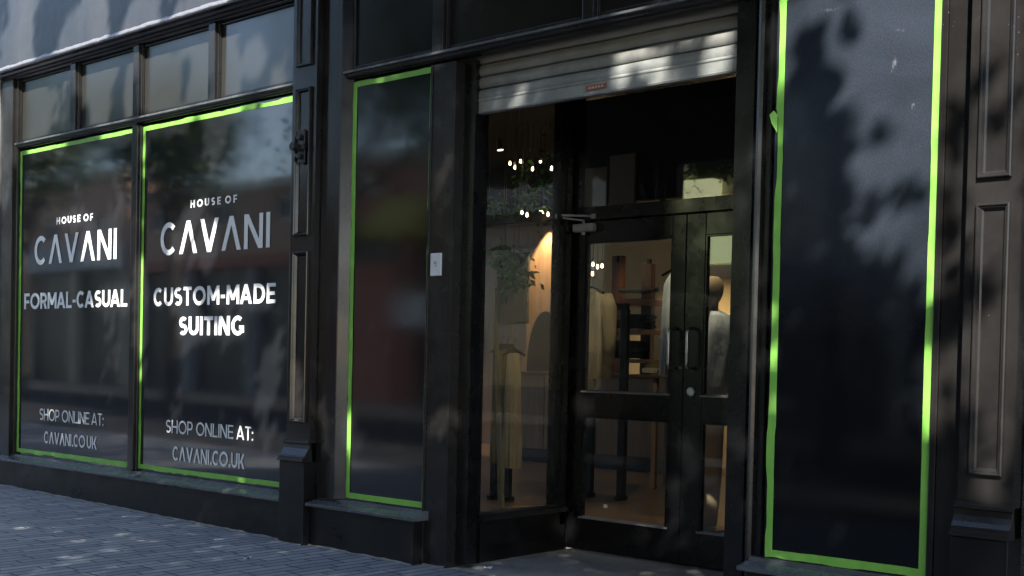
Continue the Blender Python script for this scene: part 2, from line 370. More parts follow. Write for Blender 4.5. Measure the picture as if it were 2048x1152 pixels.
# wavy lead drip along the fascia foot
mb = MB(); n = 400; xs = np.linspace(-11.25, 1.2, n)
pf = []
for i, x in enumerate(xs):
    amp = .5+.5*math.sin(x*2.1)*math.sin(x*5.3+1)
    a = .005*math.sin(x*23+2*math.sin(x*7))*max(0, amp) + .006*random.random()
    b_ = .007*max(0, math.sin(x*31+3*math.sin(x*3)))*max(0, amp)
    pf.append([(x, -.161, 3.878+a), (x, -.171-b_, 3.864+a*.6), (x, -.177-b_, 3.846+.4*a), (x, -.164, 3.838+.3*a)])
mv = []; mf = []
for i, q in enumerate(pf):
    mv += q
    if i: mf += [((i-1)*4+k, i*4+k, i*4+k+1, (i-1)*4+k+1) for k in range(3)]
mb.v, mb.f = mv, mf
mb.build('flashing', M['lead'], fa, smooth=True)
mb = MB(); mb.prism_x([(-.158, 3.849), (-.02, 3.849), (-.02, 3.825), (-.09, 3.825), (-.11, 3.838), (-.145, 3.84)], -11.05, .8)
mb.prism_x([(-.065, 3.824), (0.05, 3.824), (0.05, 3.785), (-.035, 3.785), (-.05, 3.795), (-.05, 3.815)], -11.0, .8)
part('header_beam', mb, 'black')

# ---- transom rail with weathered ledge
def rail(x0, x1):
    mb = MB(); mb.prism_x([(.04, 3.225), (-.03, 3.212), (-.056, 3.206), (-.056, 3.190), (-.044, 3.186), (-.04, 3.170), (-.02, 3.156), (.04, 3.156)], x0, x1)
    o_ = part('transom_rail', mb, 'black')
    e_ = MB(); e_.prism_x([(-.0565, 3.2075), (-.0605, 3.2045), (-.0605, 3.1925), (-.0565, 3.190)], x0+.002, x1-.002); e_.build('bead', M['sill'], o_); return o_
rail(-10.70, -6.62); rail(-6.15, -3.19); rail(-3.19, -1.97)

# ---- outer corner board and neighbour
mb = MB(); mb.box(-10.985, -10.74, -.06, .1, -.1, 3.799); part('corner_board', mb, 'black')
mb = MB(); mb.box(-10.739, -10.69, -.035, .06, .36, 3.785); part('jamb', mb, 'black')

# ---- bay frames: mullions
def mull(x0, x1, z0, z1, d=-.05):
    mb = MB(); w_ = x1-x0
    mb.box(x0, x1, d, .05, z0, z1); mb.box(x0-.014, x1+.014, d+.022, .045, z0, z1)
    return part('mullion', mb, 'black', .004)
mull(-8.735, -8.655, .37, 3.14)
for a, b_ in ((-9.73, -9.645), (-8.735, -8.655), (-7.70, -7.615)): mull(a, b_, 3.205, 3.785)
for a, b_ in ((-5.325, -5.235), (-4.15, -4.075)): mull(a, b_, 3.205, 3.785)
mull(-6.70, -6.62, .37, 3.785, -.04)
mb = MB()                                            # angled side jamb of the narrow window
mb.prism_x([(0, 0)]*0 or [(-.05, .36), (.05, .36), (.05, 3.785), (-.05, 3.785)], -6.36, -6.20)
mb.box(-6.199, -6.155, -.064, .05, .36, 3.785)
part('jamb', mb, 'black', .004)
mb = MB(); n0 = [(-6.154, -.058), (-6.105, .004), (-6.154, .05)]
k = len(mb.v); mb.v += [(x, y, z) for z in (.37, 3.785) for x, y in n0]; mb.f += [(0, 1, 4, 3), (1, 2, 5, 4), (2, 0, 3, 5), (2, 1, 0), (3, 4, 5)]
part('jamb', mb, 'jamb', 0)
mull(-2.135, -2.105, .36, 3.785, -.02)
mb = MB(); mb.box(-2.104, -1.96, -.012, .06, .02, 3.785); part('jamb', mb, 'black', .003)
# moulded right side of the doorway and left side of the wide window
mb = MB()
prof = [(-3.19, .06), (-3.19, .0), (-3.085, .0), (-3.08, .012), (-3.066, .012), (-3.06, -.012), (-3.045, -.018), (-3.03, -.008), (-3.026, .012), (-3.006, .012), (-2.998, -.004), (-2.982, -.004), (-2.976, .02), (-2.962, .02), (-2.962, .06)]
m_ = len(prof); mb.v += [(x, y, z) for z in (-.05, 3.14) for x, y in prof]
mb.f += [(i, (i+1) % m_, m_+(i+1) % m_, m_+i) for i in range(m_)] + [tuple(range(m_)), tuple(range(m_, 2*m_))[::-1]]
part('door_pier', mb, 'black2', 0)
mb = MB(); mb.box(-3.19, -2.97, -.0, .06, 3.226, 3.785); part('mullion', mb, 'black2', .003)

# ---- pilasters with bolection panels and corbels
def frame_panel(mb, x0, x1, z0, z1, y):
    # raised picture moulding: outer fillet, bead, inner slope
    w1 = .028
    def ring(a, ya, b, yb):
        p = [(x0+a, ya, z0+a), (x1-a, ya, z0+a), (x1-a, ya, z1-a), (x0+a, ya, z1-a)]
        q = [(x0+b, yb, z0+b), (x1-b, yb, z0+b), (x1-b, yb, z1-b), (x0+b, yb, z1-b)]
        for i in range(4): mb.quad(p[i], p[(i+1) % 4], q[(i+1) % 4], q[i])
    ring(0, y+.001, .001, y-.016); ring(.001, y-.016, .005, y-.021); ring(.005, y-.021, .010, y-.021); ring(.010, y-.021, .015, y-.013)
    ring(.015, y-.013, .0185, y-.013); ring(.0185, y-.013, .024, y-.004); ring(.024, y-.004, .031, y+.004)
    a = .031; mb.quad((x0+a, y+.004, z0+a), (x1-a, y+.004, z0+a), (x1-a, y+.004, z1-a), (x0+a, y+.004, z1-a))
def pilaster(x0, x1, y, lab):
    p = MB()
    px0, px1 = x0+.045, x1-.045
    zs = [(.865, 2.03), (2.135, 3.14), (3.285, 3.79)]
    # face built around the panel openings so nothing is coplanar
    p.box(x0, px0, y, .05, .73, 3.848); p.box(px1, x1, y, .05, .73, 3.848)
    prev = .73
    for a, b_ in zs: p.box(px0, px1, y, .05, prev, a); prev = b_
    p.box(px0, px1, y, .05, prev, 3.848); p.box(px0, px1, y+.02, .05, .8, 3.8)
    o = part('pilaster', p, 'black', 0)
    for a, b_ in zs:
        q = MB(); frame_panel(q, px0+.0005, px1-.0005, a+.0005, b_-.0005, y-.0005); q.build('panel', M['black'], o)
    c = MB()
    c.prism_x([(y+.0, .755), (y-.018, .752), (y-.018, .738), (y-.026, .735), (y-.026, .722), (y-.012, .716), (y-.018, .69), (y-.035, .665), (y-.05, .645), (y-.052, .637), (y-.066, .634), (y-.066, .62), (y-.075, .617), (y-.075, .604), (y-.05, .60), (y+.02, .60)], x0-.006, x1+.006)
    c.build('corbel', M['black'], o, .001)
    d = MB(); d.box(x0-.004, x1+.004, y-.055, .05, -.12, .5995); d.build('pedestal', M['riser'], o, .003)
    return o
p1 = pilaster(-6.62, -6.365, -.10, '')
p2 = pilaster(-1.97, -1.735, -.10, '')
# iron bracket bolted to the first pilaster
br_ = MB(); cxp, czp = -6.485, 2.74
br_.box(cxp-.035, cxp+.035, -.128, -.112, czp-.115, czp+.115)
br_.tube([(cxp, -.128, czp+.06), (cxp, -.155, czp+.06)], .022, 8); br_.tube([(cxp, -.128, czp-.07), (cxp, -.155, czp-.07)], .020, 8)
br_.tube([(cxp-.03, -.13, czp-.005), (cxp-.03, -.185, czp-.005)], [.026, .03], 10); br_.box(cxp-.05, cxp+.045, -.15, -.128, czp-.03, czp+.015)
tag(br_.build('iron_bracket', M['iron'], None, .004), 'small black iron bracket bolted high on the panelled pilaster', 'bracket')

# second pier beside the door (plain)
mb = MB(); mb.box(-5.345, -5.145, -.02, .185, -.1, 3.14); mb.box(-5.352, -5.338, -.03, .0, .0, 3.14)
part('door_pier', mb, 'black', .003)
mb = MB(); mb.box(-5.235, -5.155, .186, .225, -.1, 3.3); mb.box(-5.235, -5.165, .2255, .255, -.1, 3.3); mb.box(-5.235, -5.155, .2555, .300, .34, 3.3)
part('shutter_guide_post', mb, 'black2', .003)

# ---- stall risers and sills
def riser(x0, x1, y=-.10):
    mb = MB(); mb.box(x0, x1, y, .05, -.2, .31); return part('stall_riser', mb, 'riser', .002)
def sill(x0, x1, y=-.145, z=.335):
    mb = MB(); mb.prism_x([(.05, z+.035), (-.03, z+.03), (-.032, z+.015), (-.06, z+.012), (y, z-.005), (y, z-.024), (.05, z-.024)], x0, x1)
    return part('sill', mb, 'sill', .002)
riser(-11.05, -6.624); riser(-6.36, -5.353); riser(-3.0, -1.976)
sill(-11.05, -6.63); sill(-6.355, -5.30); sill(-3.03, -1.98)
mb = MB(); mb.box(-5.234, -5.150, .3005, 1.155, -.1, .29); mb.box(-5.150, -5.1455, .38, 1.08, .12, .126); part('stall_riser', mb, 'riser', .002)
mb = MB(); k = 0
prof = [(-5.235, .345), (-5.165, .345), (-5.160, .33), (-5.128, .318), (-5.128, .292), (-5.235, .292)]
mb.prism_y(prof, .3005, 1.158); part('sill', mb, 'black', .002)

# ---- display windows
def font_glyphs():
    return None
def G_(ch, s, W):
    """strokes of a geometric sans capital, cap height 1; s = stroke. returns list of primitives"""
    h = s; c = []
    def Rr(a, b, d, e): c.append(('R', a, b, d, e))
    def Dd(xa, za, xb, zb, wx): c.append(('D', xa, za, xb, zb, wx))
    def A(cx, cz, rx, rz, a0, a1): c.append(('A', cx, cz, rx, rz, a0, a1, s))
    o = s/2
    if ch == 'H': Rr(0, s, 0, 1); Rr(W-s, W, 0, 1); Rr(s, W-s, .5-o, .5+o)
    elif ch == 'O': A(W/2, .5, W/2-o, .5-o+.01, 0, 360)
    elif ch == 'C': A(W/2+.02, .5, W/2-o+.02, .5-o+.01, 46, 314)
    elif ch == 'G': A(W/2+.01, .5, W/2-o, .5-o+.01, 50, 312); Rr(W-s, W, .13, .50); Rr(W*.62, W-s, .5-s*.8, .5)
    elif ch == 'U': Rr(0, s, .38, 1); Rr(W-s, W, .38, 1); A(W/2, .39, W/2-o, .39-o, 180, 360)
    elif ch == 'S':
        r = (1-s)/4; A(W/2, 1-o-r, W/2-o, r, 40, 270); A(W/2, o+r, W/2-o, r, -140, 90)
    elif ch == 'E': Rr(0, s, 0, 1); Rr(s, W, 0, s*.9); Rr(s, W*.93, .5-o*.9, .5+o*.9); Rr(s, W, 1-s*.9, 1)
    elif ch == 'F': Rr(0, s, 0, 1); Rr(s, W*.93, .46-o*.9, .46+o*.9); Rr(s, W, 1-s*.9, 1)
    elif ch == 'L': Rr(0, s, 0, 1); Rr(s, W, 0, s*.9)
    elif ch == 'I': Rr(0, s, 0, 1)
    elif ch == 'T': Rr(0, W, 1-s*.9, 1); Rr(W/2-o, W/2+o, 0, 1-s*.9)
    elif ch == 'D': Rr(0, s, 0, 1); A(W*.42, .5, W*.58-o, .5-o, -90, 90); Rr(s, W*.42, 0, s); Rr(s, W*.42, 1-s, 1)
    elif ch in 'PR':
        bz = .36 if ch == 'P' else .38; r = (1-bz+s*.2)/2
        Rr(0, s, 0, 1); A(W*.52, 1-r, W*.48-o, r-o, -90, 90); Rr(s, W*.52, 1-s, 1); Rr(s, W*.52, 1-2*r, 1-2*r+s)
        if ch == 'R': Dd(W-s*1.15, 0, W*.45, 1-2*r+s*.3, s*1.15)
    elif ch == 'N': Rr(0, s, 0, 1); Rr(W-s, W, 0, 1); Dd(W-s*1.15, 0, 0, 1, s*1.15)
    elif ch == 'M': Rr(0, s, 0, 1); Rr(W-s, W, 0, 1); Dd(W/2-s*.5, .22, 0, 1, s*1.1); Dd(W/2-s*.6, .22, W-s*1.1, 1, s*1.1)
    elif ch == 'V': Dd(W/2-s*.55, 0, 0, 1, s*1.1); Dd(W/2-s*.55, 0, W-s*1.1, 1, s*1.1)
    elif ch == '^': Dd(0, 0, W/2-s*.55, 1, s*1.1); Dd(W-s*1.1, 0, W/2-s*.55, 1, s*1.1)
    elif ch == 'A': Dd(0, 0, W/2-s*.55, 1, s*1.1); Dd(W-s*1.1, 0, W/2-s*.55, 1, s*1.1); Rr(W*.2, W*.8, .2, .2+s*.85)
    elif ch == 'K': Rr(0, s, 0, 1); Dd(s*.9, .35, W-s*1.3, 1, s*1.3); Dd(W-s*1.25, 0, W*.33, .56, s*1.25)
    elif ch == '-': Rr(0, W, .33, .33+s*.85)
    elif ch == ':': Rr(0, s*1.05, 0, s*1.1); Rr(0, s*1.05, .5, .5+s*1.1)
    elif ch == '.': Rr(0, s*1.1, 0, s*1.1)
    return c
WID = dict(H=.80, O=1.05, C=.82, G=.92, U=.78, S=.66, E=.64, F=.62, L=.60, T=.68, D=.84, P=.70, R=.72, N=.82, M=.98, V=.88, A=.92, K=.76)
WID['^'] = .88; WID['-'] = .33
def line(text, x0, x1, z0, z1, s, track, parent, gap=.34, y=-.004):
    mb = MB(); cur = 0; items = []; wd = 0
    for ch in text:
        if ch == ' ': cur += gap; wd += 1; continue
        if ch == 'A' and cur > 0: cur -= .07
        if ch == '.' : cur += .05
        W = WID.get(ch, s*1.05 if ch in 'I:.' else .7)
        if ch in 'I': W = s
        items.append((ch, cur, W, wd)); cur += W+track
    tot = items[-1][1]+items[-1][2]; kx = (x1-x0)/tot; kz = z1-z0; lay = 0; cw = 0
    for ch, ox, W, wi in items:
        if wi != cw: mb.build('lettering', M['letter'], parent); mb = MB(); cw = wi
        for pr in G_(ch, s, W):
            lay += 1; yy = y-.00012*(lay % 3)
            if pr[0] == 'R':
                _, a, b_, d, e = pr; pts = [(a, d), (b_, d), (b_, e), (a, e)]
                mb.quad(*[(x0+(ox+u)*kx, yy, z0+v_*kz) for u, v_ in pts])
            elif pr[0] == 'D':
                _, xa, za, xb, zb, wx = pr; pts = [(xa, za), (xa+wx, za), (xb+wx, zb), (xb, zb)]
                mb.quad(*[(x0+(ox+u)*kx, yy, z0+v_*kz) for u, v_ in pts])
            else:
                _, cx_, cz_, rx, rz, a0, a1, st = pr; nn = max(8, int(abs(a1-a0)/9)); prev = None
                for i in range(nn+1):
                    a = R(a0+(a1-a0)*i/nn); ca, sa = math.cos(a), math.sin(a)
                    q = [(cx_+(rx+st/2)*ca, cz_+(rz+st/2)*sa), (cx_+(rx-st/2)*ca, cz_+(rz-st/2)*sa)]
                    if prev: mb.quad(*[(x0+(ox+u)*kx, yy, z0+v_*kz) for u, v_ in (prev[0], q[0], q[1], prev[1])])
                    prev = q
    return mb.build('lettering', M['letter'], parent)
def window(x0, x1, z0=.365, z1=3.142, m='vinyl', name='display_window'):
    mb = MB(); mb.box(x0, x1, .0, .012, z0, z1); return mb.build(name, M[m], bd)
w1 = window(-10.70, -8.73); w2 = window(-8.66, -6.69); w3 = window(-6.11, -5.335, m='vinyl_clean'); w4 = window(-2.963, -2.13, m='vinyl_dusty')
for wn, o, x in ((w1, 1, 0), (w2, 2, 0)): pass
line('HOUSE OF', -10.018, -9.400, 2.432, 2.494, .24, .30, w1)
line('C^V^NI', -10.405, -9.020, 2.091, 2.345, .165, .14, w1)
line('FORMAL-CASUAL', -10.585, -8.845, 1.695, 1.838, .205, .08, w1)
line('SHOP ONLINE AT:', -10.272, -9.184, .700, .804, .135, .09, w1)
line('C^V^NI.CO UK', -10.185, -9.290, .497, .603, .17, .085, w1, gap=.2)
line('HOUSE OF', -7.966, -7.371, 2.438, 2.496, .24, .38, w2)
line('C^V^NI', -8.370, -6.972, 2.090, 2.343, .165, .14, w2)
line('CUSTOM-MADE', -8.457, -6.896, 1.691, 1.835, .205, .12, w2)
line('SUITING', -8.094, -7.259, 1.462, 1.605, .22, .09, w2)
line('SHOP ONLINE AT:', -8.252, -7.128, .697, .799, .14, .10, w2)
line('C^V^NI.CO.UK', -8.155, -7.225, .485, .597, .175, .09, w2)
# upper panes
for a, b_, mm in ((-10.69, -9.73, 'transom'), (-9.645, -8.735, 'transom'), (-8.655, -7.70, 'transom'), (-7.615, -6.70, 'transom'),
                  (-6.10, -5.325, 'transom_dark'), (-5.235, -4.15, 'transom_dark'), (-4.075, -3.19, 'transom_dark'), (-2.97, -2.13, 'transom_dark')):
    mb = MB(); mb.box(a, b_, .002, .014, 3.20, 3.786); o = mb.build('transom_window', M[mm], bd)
    f = MB()
    for q in ((a, a+.018, 3.2215, 3.7845), (b_-.018, b_, 3.2215, 3.7845), (a+.0185, b_-.0185, 3.2225, 3.24), (a+.0185, b_-.0185, 3.766, 3.7835)):
        f.box(q[0]+.0005, q[1]-.0005, -.014, .001, q[2], q[3])
    f.build('frame', M['black'], o, .002)

# ---- masking tape borders
def tape(name_lab, x0, x1, z0, z1, w_=.038, flap=None, extra=()):
    t_ = thing('masking_tape', name_lab, 'tape', ((x0+x1)/2, 0, z0), 'green tape borders on the dark windows')
    def strip(p, q, wd, side, y):
        p = Vector((p[0], y, p[1])); q = Vector((q[0], y, q[1])); d = (q-p); L = d.length; d.normalize(); nrm = Vector((d.z, 0, -d.x))*side
        n = max(6, int(L/.05)); mb = MB(); V = []; j = 0; k2 = 0
        for i in range(n+1):
            if random.random() < .3: j = random.uniform(-.004, .004)
            if random.random() < .2: k2 = random.uniform(-.0025, .0025)
            if random.random() < .05: j += random.choice((-1, 1))*.006
            c_ = p + d*(L*i/n); yo = random.uniform(0, .0012)
            V.append((c_+nrm*j, c_+nrm*(wd+k2), yo))
        for i in range(n+1):
            a, b_, yo = V[i]
            mb.v += [(a.x, a.y-yo, a.z), (b_.x, b_.y-yo*.5, b_.z), (b_.x, b_.y+.0012, b_.z), (a.x, a.y+.0012, a.z)]
            if i: k_ = (i-1)*4; mb.f += [(k_+c, k_+4+c, k_+4+(c+1) % 4, k_+(c+1) % 4) for c in range(4)]
        mb.f += [(0, 1, 2, 3), tuple(n*4+c for c in (3, 2, 1, 0))]
        mb.build('strip', M['tape'], t_)
    strip((x0, z0), (x1, z0+.001), w_*1.0, -1, -.0030); strip((x0, z1), (x1, z1), w_*.95, 1, -.0030)
    strip((x0, z0+.004), (x0, z1-.004), w_, 1, -.0055); strip((x1, z0+.004), (x1, z1-.004), w_, -1, -.0055)
    if flap:
        mb = MB(); x, z = flap; mb.quad((x+.004, -.007, z-.06), (x-.022, -.02, z-.01), (x-.03, -.028, z+.03), (x-.012, -.02, z+.05), (x+.004, -.008, z+.03)); mb.build('strip', M['tape'], t_)
    return t_
tape('green tape border round the FORMAL-CASUAL window, the leftmost one', -10.69, -8.745, .385, 3.138, .038)
tape('green tape border round the CUSTOM-MADE SUITING window', -8.648, -6.70, .385, 3.132, .038)
tape('green tape border round the narrow unlettered window between pilaster and door', -6.10, -5.338, .378, 3.14, .038)
tape('green tape border round the wide unlettered window right of the door, one edge peeling', -2.952, -2.135, .372, 3.14, .038, flap=(-2.95, 2.52))

# ---- side window of the entrance, faces the doorway
mb = MB(); mb.box(-5.200, -5.192, .3005, 1.045, .345, 3.3); sw = mb.build('side_window', M['glass'], bd)
mb = MB(); mb.box(-5.235, -5.165, 1.0455, 1.10, .345, 3.3); mb.box(-5.235, -5.150, 1.1005, 1.158, .2, 3.3)
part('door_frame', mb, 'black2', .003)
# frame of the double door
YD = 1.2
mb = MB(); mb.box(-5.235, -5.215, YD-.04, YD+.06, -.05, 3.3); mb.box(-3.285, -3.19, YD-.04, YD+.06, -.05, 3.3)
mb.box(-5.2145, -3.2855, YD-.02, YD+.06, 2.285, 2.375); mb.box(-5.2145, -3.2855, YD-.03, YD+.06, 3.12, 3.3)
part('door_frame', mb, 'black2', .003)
mb = MB(); mb.box(-5.115, -3.2855, YD+.02, YD+.028, 2.376, 3.119); part('transom_window', mb, 'glass', 0)
mb = MB(); mb.box(-5.2145, -5.1155, YD-.015, YD+.05, 2.376, 3.119); part('door_frame', mb, 'black2', .003)
mb = MB(); mb.box(-5.144, -3.19, .3, YD+.1, 3.30, 3.42); mb.box(-5.144, -3.19, .15, .2, 3.29, 3.42)
part('entrance_ceiling', mb, 'lobby', 0)

def door(x0, x1, gx0, gx1, hinge_left):
    z0, z1 = .036, 2.279; g1, g2, g3, g4 = .254, .953, 1.119, 2.140
    mb = MB(); y0, y1 = YD, YD+.045
    mb.box(x0, gx0, y0, y1, z0, z1); mb.box(gx1, x1, y0, y1, z0, z1)
    for a, b_ in ((z0, g1), (g2, g3), (g4, z1)): mb.box(gx0+.0002, gx1-.0002, y0+.0012, y1, a, b_)
    d = mb.build('entrance_door', M['black2'], bd, .0035)
    for a, b_ in ((g1, g2), (g3, g4)):
        f = MB()
        for q in ((gx0, gx0+.012, a, b_), (gx1-.012, gx1, a, b_)): f.box(q[0]+.0004, q[1], y0+.004, y1-.004, q[2]+.0004, q[3]-.0004)
        f.box(gx0+.0125, gx1-.0125, y0+.004, y1-.004, b_-.012, b_-.0004)
        f.build('glazing_bead', M['black2'], d, .001)
        s_ = MB(); s_.prism_x([(y0-.010, a-.004), (y0-.010, a+.004), (y0+.02, a+.014), (y0+.02, a-.0)], gx0-.012, gx1+.012); s_.build('bottom_bead', M['steelbead'], d, .001)
        g = MB(); g.box(gx0+.0125, gx1-.0125, y0+.019, y0+.025, a+.005, b_-.0125); g.build('glass', M['glass'], d)
    return d
M['steelbead'] = mat('worn_bead', (.3, .3, .3), .35, .5, .4)[0]
mb = MB(); mb.box(-5.21, -3.29, YD+.0455, YD+.056, 2.25, 2.2845); mb.box(-5.21, -3.29, YD+.046, YD+.056, .0285, .06); mb.box(-4.2555, -4.2365, YD+.0455, YD+.056, .0605, 2.2495); part('door_frame', mb, 'black2', 0)
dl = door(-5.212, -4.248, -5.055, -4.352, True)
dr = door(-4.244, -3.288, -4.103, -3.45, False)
def pull(x, d):
    mb = MB(); yz = []
    y0, yf = YD+.001, YD-.075; z0, z1 = 1.295, 1.548; r = .03; pts = [(x, y0, z0)]
    for i in range(5): a = R(90*i/4); pts.append((x, yf+r-r*math.sin(a), z0+r-r*math.cos(a)))
    for i in range(5): a = R(90*i/4); pts.append((x, yf+r-r*math.cos(a), z1-r+r*math.sin(a)))
    pts.append((x, y0, z1)); mb.tube(pts, .0105, 12); return mb.build('pull_handle', M['steel'], d, smooth=True)
pull(-4.312, dl); pull(-4.172, dr)
mb = MB(); mb.tube([(-4.178, YD+.001, 1.146), (-4.178, YD-.014, 1.146), (-4.178, YD-.016, 1.146)], [.031, .03, .024], 20); mb.box(-4.182, -4.174, YD-.018, YD-.0165, 1.128, 1.16)
mb.build('lock', M['steel'], dr, smooth=False)
for z in (.42, 1.16, 2.06):
    mb = MB(); mb.tube([(-5.206, YD-.012, z-.055), (-5.206, YD-.012, z+.055)], .009, 8); mb.tube([(-5.206, YD-.012, z-.061), (-5.206, YD-.012, z-.057)], .0095, 8); mb.tube([(-5.206, YD-.012, z+.057), (-5.206, YD-.012, z+.061)], .0095, 8)
    mb.build('hinge', M['white'], dl)
# overhead closer
mb = MB()
mb.box(-5.140, -4.965, YD-.056, YD-.001, 2.207, 2.262)
cl = mb.build('door_closer', M['closer'], dl, .012)
mb = MB(); mb.tube([(-5.06, YD-.03, 2.207), (-5.06, YD-.03, 2.188)], [.014, .011], 10); mb.tube([(-5.06, YD-.03, 2.262), (-5.06, YD-.03, 2.285)], .009, 8)
mb.box(-5.0, -4.96, YD-.058, YD-.056, 2.212, 2.257)
mb.tube([(-5.06, YD-.03, 2.285), (-5.20, YD-.15, 2.303)], .006, 8); mb.tube([(-5.20, YD-.15, 2.295), (-5.20, YD-.15, 2.325)], .010, 8)
mb.tube([(-5.20, YD-.15, 2.318), (-5.03, YD-.055, 2.312), (-4.98, YD-.03, 2.308)], [.009, .007, .007], 8)
mb.tube([(-4.985, YD-.034, 2.322), (-4.985, YD-.034, 2.296)], .011, 8); mb.box(-5.0, -4.965, YD-.03, YD-.021, 2.293, 2.325)
for nm in (): pass
tag(mb.build('closer_arm', M['closer'], dl))
mb = MB(); mb.box(-4.868, -4.835, YD+.0165, YD+.0185, .338, .362); mb.build('sticker', M['white'], dl)

# ---- notice on the pier
mb = MB(); mb.box(-5.318, -5.226, -.0325, -.0205, 1.832, 1.972); nz = mb.build('alarm_plate', M['white'], None, .004)
tag(nz, 'small pale rectangular wall plate on the black pier left of the door', 'wall plate')
mb = MB(); mb.tube([(-5.272, -.033, 1.912), (-5.272, -.037, 1.912)], .011, 10); mb.tube([(-5.266, -.033, 1.893), (-5.266, -.036, 1.893)], .006, 8); mb.build('bracket_mark', M['closer'], nz)

# ================================================================ roller shutter
rs = thing('roller_shutter', 'part lowered galvanised roller shutter over the recessed entrance', 'shutter', (-4.2, .19, 2.83))
YS = .11; pitch = .0755
prof = []
z = 2.900
seg = []
for k in range(5):
    for i in range(9):
        a = math.pi*i/8
        seg.append((YS-(.003+.0105*math.sin(a)**.75), z+.003+(pitch-.010)*i/8))
    seg.append((YS+.018, z+pitch-.0045)); seg.append((YS+.018, z+pitch-.0005)); z += pitch
back = [(y+.008, zz) for y, zz in reversed(seg)]
mb = MB()
x0, x1 = -5.17, -3.188; NX = 40
outline = seg+back; m_ = len(outline)
for i in range(NX+1):
    x = x0+(x1-x0)*i/NX; dz = .002*math.sin(i*.5)+.002*math.sin(i*.23)
    mb.v += [(x, y+.0012*math.sin(i*.4+zz*40), zz+dz*.4) for y, zz in outline]
    if i: n_ = (i-1)*m_; mb.f += [(n_+j, n_+(j+1) % m_, n_+m_+(j+1) % m_, n_+m_+j) for j in range(m_)]
mb.build('slat_curtain', M['galv'], rs, smooth=False)
mb = MB(); mb.prism_x([(YS-.012, 2.825), (YS+.03, 2.825), (YS+.03, 2.835), (YS+.006, 2.838), (YS+.004, 2.915), (YS-.010, 2.915), (YS-.016, 2.905), (YS-.016, 2.90), (YS-.011, 2.893), (YS-.011, 2.84), (YS-.016, 2.836)], x0, x1)
mb.build('bottom_bar', M['galv'], rs, .001)
a = at(1173, 180, .1); b_ = at(1213, 176, .1)
mbg = MB(); mbg.box(-5.144, -5.055, YS-.045, YS+.05, .05, 3.15); mbg.build('guide_rail', M['black2'], bd, .003)
mb = MB(); mb.box(a.x, b_.x, YS-.0165, YS-.0113, 2.853, 2.882); lb = mb.build('maker_label', M['rustlabel'], rs, .002)
mb = MB()
for i in range(5): mb.box(a.x+.02+.022*i, a.x+.034+.022*i, YS-.0172, YS-.0166, 2.862, 2.874)
mb.build('faded_print', M['labelpale'], lb)

# ================================================================ neighbour
mb = MB(); mb.box(-13.6, -10.99, -.085, .3, -.2, 8.5)
m, t, b = mat('pale_render', (.5, .52, .53), .7)
c = mixc(t, ramp(t, noise(t, 4, 6, .6, objvec(t)), [(.3, 0), (.7, 1)]), (.6, .63, .65), (.7, .72, .73)); t.links.new(c, b.inputs['Base Color'])
tag(mb.build('neighbour_wall', m, None, .004), 'pale rendered wall of the next building at the far left edge', 'wall')
mb = MB(); mb.box(-1.732, 1.5, .0, .5, -.3, 4.74)
m, t, b = mat('dark_granite', (.04, .04, .042), .45)
v = objvec(t); c = mixc(t, ramp(t, noise(t, 130, 3, .8, v), [(.48, 0), (.62, 1)]), (.012, .012, .013), (.12, .12, .12)); t.links.new(c, b.inputs['Base Color'])
bump(t, b, noise(t, 90, 3, .7, v), .5, .006)
tag(mb.build('granite_wall', m, None, .004), 'dark speckled granite wall at the right edge beyond the panelled pilaster', 'wall')

# ================================================================ shop interior
mb = MB(); mb.quad((-16, 1.26, .028), (0, 1.26, .028), (0, 12, .028), (-16, 12, .028)); tag(mb.build('shop_floor', M['floorwood']), kind='structure')
mb = MB(); mb.box(-16, 0, .13, 12, 4.3, 4.4); tag(mb.build('shop_ceiling', M['ceil']), kind='structure')
mb = MB(); mb.box(-16, -9.2, 9.0, 9.1, 0, 4.3); tag(mb.build('shop_wall_oak', M['oak']), kind='structure')
def wallrect(name, pa, pb, pc, Y, m, th=.05):       # upright board seen between two pixels
    a = at(*pa, Y); b2 = at(*pb, Y); mb_ = MB(); mb_.box(a.x, b2.x, Y, Y+th, pc[0], pc[1]); return mb_
YW = 8.6
def rectY(p0, p1, Y, th, name=None):
    a = at(*p0, Y); b2 = at(*p1, Y); return (a.x, b2.x, Y, Y+th, b2.z, a.z)
xa = at(1168, 600, YW).x
mb = MB(); mb.box(xa, -6.9, YW, YW+.1, 0, 4.3); tag(mb.build('shop_wall_cream', M['cream']), kind='structure')
mb = MB(); mb.box(-16, xa-.002, YW+.02, YW+.12, 0, 3.45); mb2 = MB(); mb2.box(-16, xa-.002, YW-.1, YW+.12, 3.451, 4.3); tag(mb2.build('shop_dim_wall_band', M['darkwall']), kind='structure')  # upper band built dark to stand for the dim wall above the lamp
bpy.data.objects.remove(bpy.data.objects['shop_wall_oak'])
tag(mb.build('shop_wall_oak', M['oak']), kind='structure')
mb = MB(); mb.box(-6.9, 0, YW-.5, YW-.4, 0, 4.3); tag(mb.build('shop_wall_back', M['taupe']), kind='structure')
mb = MB(); mb.box(-2.0, -1.9, .13, YW, 0, 4.3); tag(mb.build('shop_wall_side', M['darkwall']), kind='structure')

mb = MB(); mb.box(-8.86, -2.0, 5.5, 5.6, 3.12, 4.3); tag(mb.build('shop_darkening_board', M['ceil']), kind='structure')  # added dark board, darkens the view through the glass over the doors
for p0, p1 in (((1168, 338), (1213, 415)), ((1220, 312), (1268, 412))):
    q = rectY(p0, p1, 5.44, .03); mb = MB(); mb.box(*q)
    tag(mb.build('ceiling_panel', M['taupe'], None, .004), 'pale panel above the door head, '+('left, cut by the door post' if p0[0] < 1200 else 'right of a dark gap'), 'panel', 'pale panels inside above the doors')
